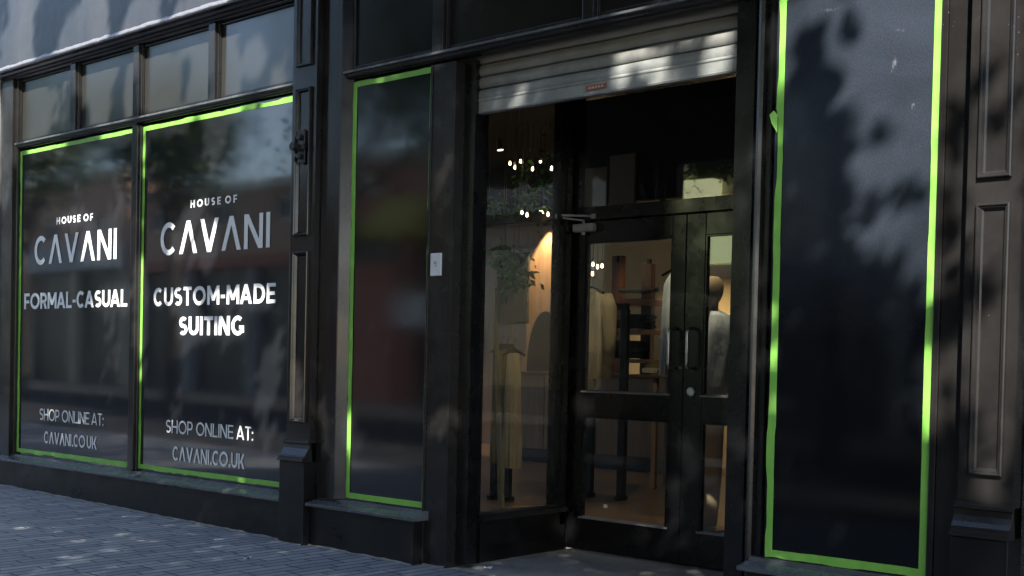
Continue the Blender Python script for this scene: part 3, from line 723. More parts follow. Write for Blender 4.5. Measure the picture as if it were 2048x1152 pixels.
# counter
a = at(1036, 930, 6.6); b2 = at(1302, 930, 6.6)
ct = thing('shop_counter', 'long oak fronted counter with a black plinth seen through the side glass', 'counter', ((a.x+b2.x)/2, 6.9, .03))
mb = MB()
n = 5; L = (b2.x-a.x)/n
for i in range(n): mb.box(a.x+i*L+.006, a.x+(i+1)*L-.006, 6.6, 6.62, .2, 1.16)
mb.build('panel_front', M['oak'], ct, .003)
mb = MB(); mb.box(a.x, b2.x, 6.622, 7.3, .2, 1.16); mb.build('carcass', M['walnut'], ct)
mb = MB(); mb.box(a.x-.05, b2.x+.02, 6.55, 7.35, 1.162, 1.2); mb.build('worktop', M['walnut'], ct, .004)
mb = MB(); mb.box(a.x-.02, b2.x, 6.64, 7.3, .028, .198); mb.build('plinth', M['blackmetal'], ct)

# wall screen
q = rectY((996, 508), (1054, 646), YW-.06, .04)
mb = MB(); mb.box(*q); o = mb.build('wall_screen', M['blackmetal'], None, .005); o.data.materials[0] = M['ceil']; tag(o, 'black switched off screen on the oak wall, seen through the side glass', 'screen')

# dark board made for an arch's shadow on the wall, and leaning pale board
c0 = at(1088, 700, 6.9); mb = MB()
pts = [(c0.x-.28, 1.2)]+[(c0.x+.28-.56*(1-math.cos(R(180)*i/14))/2*1-0, 1.2) for i in ()]
arch = [(c0.x-.30, 1.202)]+[(c0.x-.30*math.cos(R(180)*i/16), 1.25+.75*math.sin(R(180)*i/16)) for i in range(17)]+[(c0.x+.30, 1.202)]
mb.prism_y(arch, 6.9, 6.94); tag(mb.build('arch_shadow_board', M['darkwall'], None, .004), 'dark arched board put in as the shadow of an arch, on the counter below the wall spotlight', 'mirror')
a = at(986, 575, 1.9); b2 = at(1001, 1020, 1.9)
mb = MB(); mb.prism_y([(a.x, a.z), (a.x+.018, a.z), (b2.x+.02, b2.z), (b2.x-.03, b2.z)], 1.9, 1.93)
tag(mb.build('display_board', M['beige_cloth'], None, .002), 'tall narrow cream board leaning just inside the side glass', 'board')

# shelving unit
def col_px(p0, p1, Y, th, mb_): mb_.box(*rectY(p0, p1, Y, th))
su = thing('shelving_unit', 'tall walnut shelving unit with black brackets holding folded clothes', 'shelves', tuple(at(1262, 735, 7.2)))
for p0, p1, Y in (((1284, 528), (1298, 760), 7.2), ((1224, 512), (1238, 760), 7.5)):
    mb = MB(); col_px(p0, p1, Y, .09, mb); mb.build('post', M['darkpost'], su, .004)
mb = MB(); col_px((1294, 518), (1299, 528), 7.2, .05, mb); mb.build('post_cap', M['blackmetal'], su)
mb = MB(); col_px((1234, 511), (1238, 524), 7.5, .05, mb); mb.build('post_cap', M['blackmetal'], su)
a = at(1239, 581, 7.45); b2 = at(1315, 584, 7.15)
mb = MB(); mb.tube([(a.x, 7.45, a.z), (at(1285, 583, 7.17).x, 7.17, at(1285, 583, 7.17).z), (b2.x, 7.15, b2.z+.03)], .03, 8); mb.build('hanging_rail', M['blackmetal'], su)
shelf_px = [((1212, 598), (1282, 610)), ((1219, 657), (1277, 668)), ((1211, 717), (1277, 726))]
for p0, p1 in shelf_px:
    mb = MB(); a_ = rectY(p0, p1, 6.9, .5); mb.box(*a_); mb.build('shelf', M['shelfwood'], su, .004)
# folded clothes stacks
def stack(px, py, Y, n, wd, m, lab):
    p = at(px, py, Y); mb_ = MB(); z_ = p.z
    for i in range(n):
        h = random.uniform(.045, .065); o_ = random.uniform(-.02, .02)
        pr = []
        for k_ in range(16):
            t_ = 2*math.pi*k_/16; pr.append((p.x+o_+wd/2*abs(math.cos(t_))**.35*math.copysign(1, math.cos(t_)), z_+h/2+h/2*abs(math.sin(t_))**.6*math.copysign(1, math.sin(t_))))
        mb_.prism_y(pr, Y, Y+.32); z_ += h*.93
    tag(mb_.build('folded_clothes', M[m], None, .006), lab, 'clothes', 'folded clothes in the shop')
stack(1233, 656, 6.95, 2, .34, 'charcoal', 'dark folded knitwear on the left of the middle shelf')
stack(1259, 656, 6.95, 3, .36, 'navy', 'pile of dark folded jumpers at the right end of the middle shelf')
stack(1228, 716, 6.95, 3, .40, 'navy', 'dark folded clothes at the left of the lowest shelf')
stack(1248, 716, 6.95, 4, .28, 'charcoal', 'tall dark folded pile near the middle of the lowest shelf')
stack(1316, 746, 5.2, 2, .36, 'khaki', 'khaki folded shirts on the display table by the door stile')
stack(1300, 746, 5.1, 1, .20, 'beige_cloth', 'single cream folded shirt on the display table')
# display table
a = at(1262, 747, 5.0); b2 = at(1345, 751, 5.0)
tb = thing('display_table', 'dark display table with a pale wood leg, behind the left door leaf', 'table', ((a.x+b2.x)/2, 5.3, .03))
mb = MB(); mb.box(a.x, b2.x, 4.95, 5.7, a.z-.04, a.z-.008); mb.build('tabletop', M['walnut'], tb, .004)
zt = a.z-.0405
for x_, y_ in ((at(1309, 780, 5.0).x, 5.0), (b2.x-.05, 5.6), (a.x+.05, 5.6)):
    mb = MB(); mb.box(x_-.025, x_+.025, y_, y_+.05, .029, zt); mb.build('leg', M['oak'], tb, .003)
# back shelf dark cabinet
q = rectY((1300, 606), (1346, 737), 8.0, .3)
mb = MB(); mb.box(q[0], q[1]+.3, q[2], q[3], .03, q[5]); o = mb.build('cabinet', M['charcoal'], None, .01); tag(o, 'dark cabinet against the cream back wall right of the shelving unit', 'cabinet')
mb = MB(); mb.box(q[0]-.01, q[1]+.31, q[2]-.02, q[3], q[5]+.001, q[5]+.03); mb.build('top', M['walnut'], o)

# garment racks
def rack(px0, px1, py, Y, lab, r=.016):
    a_ = at(px0, py, Y); b_ = at(px1, py, Y); t_ = thing('garment_rack', lab, 'clothes rack', ((a_.x+b_.x)/2, Y, .03), 'garment racks in the shop')
    mb_ = MB(); mb_.box(a_.x, b_.x, Y-r, Y+r, a_.z-r, a_.z+r); mb_.build('rail', M['blackmetal'], t_, .003)
    for x_ in (a_.x+r, b_.x-r):
        mb_ = MB(); mb_.box(x_-r*1.4, x_+r*1.4, Y-r, Y+r, .07, a_.z-r-.0005); mb_.build('post', M['blackmetal'], t_, .003)
        mb_ = MB(); mb_.box(x_-r, x_+r, Y-.07, Y+.07, .03, .0695); mb_.build('foot', M['blackmetal'], t_, .003)
    return t_
rack(1182, 1256, 614, 3.9, 'black square tube garment rack behind the left door leaf', .028)
rack(990, 1026, 692, 3.0, 'low black garment rack with khaki trousers behind the side glass', .022)
def garment(name, lab, px, py, Y, secs, m, sleeves=True, hanger=True, cat='coat', grp=None):
    """secs: (drop below shoulder, half width, half depth)"""
    p = at(px, py, Y); mb_ = MB(); seg = 72; n0 = 0
    for dz, hw, hd in secs:
        for k_ in range(seg):
            t_ = 2*math.pi*k_/seg; wv = 1+(.10*math.sin(7*t_+dz*2.5+math.sin(dz*9))+.08*math.sin(13*t_-dz*3+1))*min(1, dz*2.5+.1)
            mb_.v.append((p.x+hw*math.cos(t_)*wv, Y+hd*math.sin(t_)*wv, p.z-dz))
    for i in range(len(secs)-1):
        for k_ in range(seg): mb_.f.append((i*seg+k_, i*seg+(k_+1) % seg, (i+1)*seg+(k_+1) % seg, (i+1)*seg+k_))
    o_ = mb_.build(name, M[m], None, smooth=True); tag(o_, lab, cat, grp)
    W = secs[2][1] if len(secs) > 2 else .2
    if sleeves:
        for s_ in (-1, 1):
            mb_ = MB(); mb_.tube([(p.x+s_*W*.80, Y, p.z-.05), (p.x+s_*W*1.03, Y-.02, p.z-.16), (p.x+s_*W*1.15, Y-.03, p.z-.42), (p.x+s_*W*1.2, Y-.05, p.z-.66)], [.06, .075, .062, .052], 14)
            mb_.build('sleeve', M[m], o_, smooth=True)
        mb_ = MB(); 
        for s_ in (-1, 1): mb_.quad((p.x, Y-secs[1][2]-.03, p.z-.22), (p.x+s_*.02, Y-.07, p.z-.02), (p.x+s_*.09, Y-.05, p.z+.01), (p.x+s_*.10, Y-.10, p.z-.10))
        mb_.build('lapel', M[m], o_)
        mb_ = MB()
        for s_ in (-1, 1): mb_.box(p.x+s_*.1-.05, p.x+s_*.1+.05, Y-.145, Y-.12, p.z-.56, p.z-.50)
        mb_.box(p.x-.006, p.x+.018, Y-.14, Y-.10, p.z-.77, p.z-.2); mb_.build('pocket_flap', M[m], o_, .004)
    if hanger:
        mb_ = MB(); mb_.tube([(p.x-.13, Y, p.z-.02), (p.x, Y, p.z+.04), (p.x+.13, Y, p.z-.02)], .012, 8)
        mb_.tube([(p.x, Y, p.z+.04), (p.x, Y, p.z+.10), (p.x+.02, Y, p.z+.125), (p.x+.035, Y, p.z+.11)], .004, 6); mb_.build('hanger', M['blackmetal'], o_)
    return o_
coat = [(0, .03, .03), (.03, .10, .06), (.09, .20, .09), (.25, .21, .11), (.5, .20, .11), (.78, .22, .12), (.79, .20, .10)]
garment('wool_coat', 'beige coat on a hanger at the left edge of the left door pane', 1184, 582, 3.3, coat, 'beige_cloth', True)
tr_ = [(0, .05, .03), (.02, .07, .05), (.3, .075, .06), (.8, .085, .07), (1.05, .09, .07)]
garment('trousers', 'pale khaki trousers on the low rack, left one behind the side glass', 1003, 700, 3.0, tr_, 'khaki', False, True, 'trousers')
garment('trousers', 'dark brown trousers on the low rack between two khaki pairs', 1015, 700, 3.05, tr_, 'brownjacket', False, True, 'trousers')
garment('trousers', 'beige trousers on the low rack, nearest the counter', 1028, 706, 2.95, tr_, 'beige_cloth', False, True, 'trousers')
wh = [(0, .03, .03), (.03, .06, .05), (.1, .10, .07), (.35, .10, .08), (.85, .12, .08), (.86, .10, .06)]
garment('reflection_garment', 'long white shirt hanging beside the middle stile of the doors', 1351, 545, 3.0, wh, 'whitecloth', False, True, 'reflection')  # added white shape standing in for a column's reflection in the glass

# dressed mannequin behind the right leaf
hp = at(1426, 580, 2.8)
mq = thing('mannequin', 'tan headed mannequin in an open white shirt behind the narrow right door pane', 'mannequin', (hp.x, 2.8, .03))
mb = MB(); mb.lathe((hp.x-.0, 2.8, hp.z), [(0.001, .11), (.04, .103), (.068, .075), (.08, .03), (.078, -.02), (.062, -.07), (.045, -.10), (.042, -.14), (.05, -.16)], 28, 1, 1.15); mb.build('head', M['tan'], mq, smooth=True)
mb = MB(); mb.lathe((hp.x-.03, 2.8, hp.z), [(.045, -.15), (.12, -.175), (.17, -.21), (.17, -.35), (.15, -.5), (.135, -.62), (.145, -.75), (.15, -.8), (.001, -.8)], 28, 1, .6); mb.build('jacket', M['brownjacket'], mq, smooth=True)
mb = MB(); seg = 14
for i, (dz, rr) in enumerate([(-.165, .10), (-.21, .185), (-.35, .195), (-.5, .18), (-.62, .175), (-.75, .165), (-.83, .155)]):
    for k_ in range(seg+1):
        t_ = R(-62+i*-6+150*k_/seg); wv = 1+.05*math.sin(7*t_+i)
        mb.v.append((hp.x-.02+rr*math.cos(t_)*wv, 2.8+rr*.68*math.sin(t_)*wv-.005, hp.z+dz))
    if i:
        for k_ in range(seg): b0 = (i-1)*(seg+1)+k_; mb.f.append((b0, b0+1, b0+seg+2, b0+seg+1))
o = mb.build('open_shirt', M['whitecloth'], mq, smooth=True)
sm = o.modifiers.new('thick', 'SOLIDIFY'); sm.thickness = .006
mb = MB(); mb.lathe((hp.x-.03, 2.8, hp.z), [(.152, -.79), (.165, -.9), (.15, -1.1), (.14, -1.5), (.11, -1.85), (.001, -1.87)], 24, 1, .7); mb.build('trousers', M['tan'], mq, smooth=True)
mb = MB(); mb.lathe((hp.x-.03, 2.8, .03), [(.001, 0), (.2, 0), (.2, .012), (.02, .02), (.015, max(.05, hp.z-1.9)), (.001, max(.05, hp.z-1.9))], 24); mb.build('stand', M['blackmetal'], mq)

# pendant bulbs
CEIL = 4.299
for px, py in ((1020, 328), (1030, 336), (1041, 324), (1065, 339), (1081, 323), (1103, 338), (1044, 426), (1054, 431), (1087, 424), (1096, 430), (1186, 530), (1195, 535), (1204, 533), (1185, 549)):
    Y = 6.2 if px < 1150 else 6.6
    p = at(px, py, Y); k_ = len([o_ for o_ in bpy.data.objects if o_.name.startswith('pendant_bulb')])
    side = 'behind side glass' if px < 1150 else 'behind door glass'
    order = {1020: 'leftmost of the upper cluster', 1030: 'second from left in the upper cluster', 1041: 'third from left in the upper cluster', 1065: 'lowest of the upper cluster', 1081: 'highest of the upper cluster', 1103: 'rightmost of the upper cluster', 1044: 'leftmost of the lower four', 1054: 'second of the lower four', 1087: 'third of the lower four', 1096: 'rightmost of the lower four', 1186: 'leftmost of three over the coat', 1195: 'middle of three over the coat', 1204: 'rightmost of the three over the coat', 1185: 'lowest over the coat'}
    rowtxt = order[px]
    t_ = thing('pendant_bulb', f'warm pendant bulb, {rowtxt}, {side}', 'light bulb', tuple(p), 'pendant bulbs '+side)
    mb = MB(); mb.lathe(p, [(.001, -.018), (.009, -.015), (.014, -.008), (.015, 0), (.013, .012), (.009, .034)], 12); mb.build('bulb', M['bulb'], t_, smooth=True)
    mb = MB(); mb.lathe(p, [(.013, .034), (.016, .04), (.016, .075), (.004, .085)], 10); mb.tube([(p.x, p.y, p.z+.08), (p.x, p.y, CEIL)], .004, 6); mb.build('cord', M['blackmetal'], t_)

# trailing plants: leaf quads on stems
def leaves(mb_, c_, n_, spread, size):
    for _ in range(n_):
        p = Vector(c_)+Vector((random.gauss(0, spread[0]), random.gauss(0, spread[1]), random.gauss(0, spread[2])))
        a_ = Vector((random.uniform(-1, 1), random.uniform(-1, 1), random.uniform(-1, .3))).normalized(); b_ = a_.orthogonal().normalized()
        b_ = (Matrix.Rotation(random.uniform(0, 6.28), 3, a_) @ b_); L = size*random.uniform(.6, 1.3)
        mb_.quad(p, p+a_*L*.5+b_*L*.28, p+a_*L, p+a_*L*.5-b_*L*.28)
def plant(lab, spots, Y, size, grp=None):
    c0_ = at(*spots[0][:2], Y); t_ = thing('trailing_plant', lab, 'plant', (c0_.x, Y, c0_.z), 'trailing plants in the shop')
    mb_ = MB(); st = MB()
    for px, py, n_, sx_, sz_ in spots:
        p = at(px, py, Y); leaves(mb_, p, n_, (sx_, .08, sz_), size); st.tube([(p.x, Y, p.z-sz_), (p.x, Y, CEIL)], .004, 5)
    mb_.build('foliage', M['houseplant'], t_); st.build('stem', M['khaki'], t_); return t_
plant('trailing plant hanging among the bulbs behind the side glass, upper right', [(1046, 365, 50, .06, .22), (1088, 370, 90, .06, .26), (1052, 405, 35, .05, .12), (1072, 400, 30, .06, .12)], 6.0, .085)
plant('pale trailing plant at the left edge of the side glass', [(978, 415, 40, .06, .10), (1008, 418, 40, .07, .08), (1030, 425, 30, .05, .05)], 4.6, .07)
plant('bushy green plant in front of the black wall screen', [(1010, 515, 130, .10, .08), (1028, 535, 120, .08, .10), (1036, 552, 60, .05, .05)], 4.0, .085)

# wall and ceiling spotlights (lit)
def spot(px, py, Y, lab, energy, cone, aim=(0, 0, -1), up_=.45, ceil_=False, off=(0, 0, 0), color=(1, .72, .38), blend=.25):
    p = at(px, py, Y)+Vector((0, 0, up_))
    if ceil_: p.z = CEIL-.16
    aim = Vector(aim).normalized()
    t_ = thing('spotlight', lab, 'spotlight', tuple(p), 'spotlights in the shop')
    mb_ = MB(); q_ = p-aim*.12; mb_.tube([q_, p], [.04, .045], 14); mb_.tube([q_, (q_.x, q_.y, CEIL)], .008, 6); mb_.build('housing', M['blackmetal'], t_)
    mb_ = MB(); mb_.tube([p+aim*.001, p+aim*.004], .038, 14); mb_.build('lens', M['lampdisc'], t_)
    l = bpy.data.lights.new('spot_lamp', 'SPOT'); l.energy = energy; l.spot_size = R(cone); l.spot_blend = blend; l.color = color; l.shadow_soft_size = .03
    lo = bpy.data.objects.new('spot_lamp', l); col.objects.link(lo); lo.location = p+aim*.02; lo.rotation_euler = (-aim).to_track_quat('Z', 'Y').to_euler(); lo.parent = t_; lo.matrix_parent_inverse = Matrix.Translation(-p)
spot(1082, 470, YW-.22, 'warm spotlight grazing the oak wall above the arch shadow board', 150, 66, (.0, .12, -1), .36)
spot(1262, 415, YW-1.5, 'warm spotlight over the shelving unit washing the cream wall', 75, 68, (.05, .6, -1), .0, blend=.9)
spot(1330, 415, YW-1.5, 'warm spotlight over the dark cabinet beside the shelving', 75, 66, (.05, .6, -1), .0, blend=.9)
spot(1000, 330, 6.6, 'ceiling spotlight aimed down at the counter', 40, 80, (.1, .1, -1), .2)
spot(1215, 413, 2.3, 'added unseen ceiling spotlight brightening the beige coat', 42, 60, (-.12, .4, -1), .0, ceil_=True, color=(1, .82, .58))  # added lamp, out of view, to brighten the coat
spot(1420, 405, 2.3, 'ceiling spotlight over the mannequin', 40, 50, (0, .12, -1), .0, ceil_=True, color=(1, .85, .65))

# ================================================================ opposite side of the street (seen in the reflections)
def brickm(name, c1, c2, mo=(.3, .28, .25)):
    m, t, b = mat(name, c1, .85)
    br = t.nodes.new('ShaderNodeTexBrick'); br.inputs['Scale'].default_value = 1; br.inputs['Brick Width'].default_value = .225; br.inputs['Row Height'].default_value = .075
    br.inputs['Mortar Size'].default_value = .008; br.inputs['Color1'].default_value = (*c1, 1); br.inputs['Color2'].default_value = (*c2, 1); br.inputs['Mortar'].default_value = (*mo, 1)
    g = t.nodes.new('ShaderNodeNewGeometry'); s_ = t.nodes.new('ShaderNodeSeparateXYZ'); c_ = t.nodes.new('ShaderNodeCombineXYZ'); t.links.new(g.outputs['Position'], s_.inputs[0])
    t.links.new(s_.outputs['X'], c_.inputs['X']); t.links.new(s_.outputs['Z'], c_.inputs['Y']); t.links.new(c_.outputs[0], br.inputs['Vector']); t.links.new(br.outputs['Color'], b.inputs['Base Color']); return m
M['brickred'] = brickm('red_brick', (.55, .16, .1), (.45, .13, .08), (.5, .4, .35))
M['brickbrown'] = brickm('brown_brick', (.72, .42, .28), (.62, .36, .25), (.55, .5, .45))
M['stonecream'] = mat('cream_stone', (.78, .68, .52), .8)[0]
M['stonegrey'] = mat('grey_stone', (.5, .5, .5), .8)[0]
M['winglass'] = mat('dark_window_glass', (.03, .035, .04), .05)[0]
M['framewhite'] = mat('white_window_frame', (.75, .75, .72), .5)[0]
M['red'] = mat('red_shop_fascia', (.42, .13, .09), .5)[0]
M['yellow'] = mat('yellow_awning', (.55, .46, .1), .6)[0]
M['awningdark'] = mat('dark_awning', (.03, .03, .045), .8)[0]
M['signgreen'] = mat('green_sign_added_glow', (.4, .5, .25), .5, emit=(.52, .62, .33), estr=2.6)[0]  # glow added to strengthen the sign's reflection in the door glass
M['signcream'] = mat('cream_box_added_glow', (.7, .7, .4), .5, emit=(.75, .75, .42), estr=2.4)[0]  # glow added to the planter box to strengthen its reflection
M['grille'] = mat('shop_dark', (.05, .05, .055), .3)[0]
YO = -14.0
def house(lab, x0, x1, h, wm, nwin, fascia_m, fz=(3.4, 4.0), shop='grille', pier='framewhite', wz=(4.85, 5.5)):
    b_ = thing('street_building', lab, 'building', ((x0+x1)/2, YO, 0)); 
    W = (x1-x0); ww = W/nwin
    mb_ = MB(); 
    mb_.box(x0, x1, YO-6, YO-.3, -1, h)
    xs_ = [x0]
    for i in range(nwin): c_ = x0+(i+.5)*ww; xs_ += [c_-.55, c_+.55]
    xs_.append(x1)
    for i in range(0, len(xs_), 2): mb_.box(xs_[i], xs_[i+1], YO-.299, YO, fz[1], h)
    for i in range(1, len(xs_)-1, 2): mb_.box(xs_[i]+.0005, xs_[i+1]-.0005, YO-.299, YO-.002, fz[1], wz[0]); mb_.box(xs_[i]+.0005, xs_[i+1]-.0005, YO-.299, YO-.002, wz[1], h)
    mb_.build('wall', M[wm], b_)
    for i in range(nwin):
        c_ = x0+(i+.5)*ww; f = MB()
        for q in ((c_-.549, c_-.46, wz[0], wz[1]), (c_+.46, c_+.549, wz[0], wz[1]), (c_-.459, c_+.459, wz[0], wz[0]+.09), (c_-.459, c_+.459, wz[1]-.09, wz[1]), (c_-.03, c_+.03, wz[0]+.091, wz[1]-.091)): f.box(q[0], q[1], YO-.2, YO-.1, q[2], q[3])
        fo = f.build('window', M['framewhite'], b_); g_ = MB(); g_.box(c_-.46, c_+.46, YO-.17, YO-.16, wz[0]+.09, wz[1]-.09); g_.build('pane', M['winglass'], fo)
    mb_ = MB(); mb_.box(x0+.1, x1-.1, YO-.298, YO+.12, *fz); mb_.build('fascia', M[fascia_m], b_)
    mb_ = MB(); mb_.box(x0+.15, x1-.15, YO-.298, YO-.25, .0, fz[0]); mb_.build('shop_window', M[shop], b_)
    for k_ in range(nwin+1):
        c_ = x0+k_*ww; c_ = min(max(c_, x0+.15), x1-.15); mb_ = MB(); mb_.box(c_-.14, c_+.14, YO-.249, YO+.04, 0, fz[0]-.001); mb_.build('pier', M[pier], b_)
    mb_ = MB(); mb_.box(x0, x1, YO-.35, YO+.15, h, h+.25); mb_.build('cornice', M['stonecream'], b_)
    return b_
house('brown brick building with grey shop windows across the street, farthest away', -48, -32.2, 6.6, 'brickbrown', 5, 'stonegrey', (3.9, 4.7), 'grille', 'stonecream')
house('brown brick building with a red shop fascia across the street', -32, -23.2, 5.7, 'brickbrown', 3, 'red', (3.7, 4.0), 'grille', 'stonegrey')
hc = house('red brick building with a yellow awning across the street', -23, -17.4, 6.0, 'brickred', 2, 'charcoalstone', (4.3, 4.6), 'grille', 'brickred', (5.3, 5.8))
mb = MB(); mb.prism_x([(YO+.121, 5.1), (YO+.9, 4.35), (YO+.9, 4.1), (YO+.121, 4.1)], -20.9, -19.2); mb.build('awning', M['yellow'], hc)
mb = MB(); mb.box(-22.6, -20.6, YO-.24, YO+.03, 0, 3.6); mb.build('brick_pier', M['brickred'], hc)
mb = MB(); mb.box(-20.4, -19.3, YO+.05, YO+.2, 2.1, 2.85); mb.build('white_sign', M['framewhite'], hc)
hd = house('cream stone building with a green sign given an added glow across the street', -17.2, -8.2, 6.9, 'stonecream', 3, 'stonegrey', (3.2, 3.45), 'grille', 'framewhite', (5.35, 6.7))
mb = MB(); mb.box(-15.6, -12.4, YO+.121, YO+.17, 3.48, 4.12); sg = mb.build('sign_added_glow', M['signgreen'], hd)
pl = thing('balcony_planter', 'cream planter box with an added glow and dark foliage on the building across the street', 'planter', (-13.9, YO, 4.8))
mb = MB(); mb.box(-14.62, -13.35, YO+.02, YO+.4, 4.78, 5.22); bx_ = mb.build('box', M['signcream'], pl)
mb = MB(); prev = None
for i in range(41):
    u = i/40; x = -14.45+.9*u; z_ = 5.02+.075*math.sin(u*math.pi*6)
    if prev: mb.quad((prev[0], YO+.403, prev[1]-.012), (x, YO+.403, z_-.012), (x, YO+.403, z_+.012), (prev[0], YO+.403, prev[1]+.012))
    prev = (x, z_)
mb.build('wavy_mark', M['stonegrey'], bx_)
mb = MB(); leaves(mb, (-13.6, YO+.2, 5.45), 500, (.33, .12, .16), .13); leaves(mb, (-13.3, YO+.2, 5.7), 300, (.25, .12, .2), .13); mb.build('foliage', M['leaf'], pl)
house('charcoal stone building with dark shop windows across the street, nearest the sun side', -8, 6, 6.9, 'charcoalstone', 5, 'awningdark', (3.3, 4.0), 'grille', 'awningdark')

# litter and chips
for px, py, lab, sz in ((975, 1134, 'crumpled pale paper scrap by the door pier on the entrance step', .022), (934, 1119, 'small pale scrap against the foot of the door pier', .012), (985, 1149, 'flattened pinkish scrap at the edge of the entrance flags', .02),
                        (58, 1002, 'tiny pale speck of litter on the pavement at far left', .012), (132, 995, 'pale pebble against the foot of the plinth', .012), (497, 1117, 'thin pale scrap on the pavement before the pilaster', .025), (1265, 1141, 'small pale stub on the entrance flags', .012)):
    g_ = gat(px, py, .04); z_ = (gz(g_.x) if g_.y < 0 else .03)+.001; mb = MB()
    c_ = (g_.x, g_.y, z_+sz*.35); mb.v.append(c_)
    for i in range(10):
        a_ = 6.283*i/10; r_ = sz*random.uniform(.6, 1.5); mb.v.append((g_.x+r_*math.cos(a_), g_.y+r_*math.sin(a_), z_+random.uniform(0, .7)*sz))
    mb.f = [(0, 1+i, 1+(i+1) % 10) for i in range(10)]
    tag(mb.build('paper_scrap', M['chip'], None), lab, 'paper scrap')
m, t, b = mat('pale_mortar', (.2, .2, .19), .9); M['mortar'] = m
mb = MB(); rr = random.Random(4)
def fillet(x0, x1, y):
    n_ = int((x1-x0)/.06); prev = None
    for i in range(n_+1):
        x_ = x0+(x1-x0)*i/n_; w_ = rr.uniform(.006, .018); z_ = gz(x_)
        q_ = [(x_, y-.001, z_+w_*.8), (x_, y-w_, z_+.001)]
        if prev: mb.quad(prev[0], q_[0], q_[1], prev[1])
        prev = q_
for q_ in ((-11.0, -6.63, -.10), (-6.36, -5.36, -.10), (-5.34, -5.15, -.02), (-6.62, -6.37, -.155)):
    mb = MB(); fillet(*q_); mb.build('mortar_fillet', M['mortar'], bd)

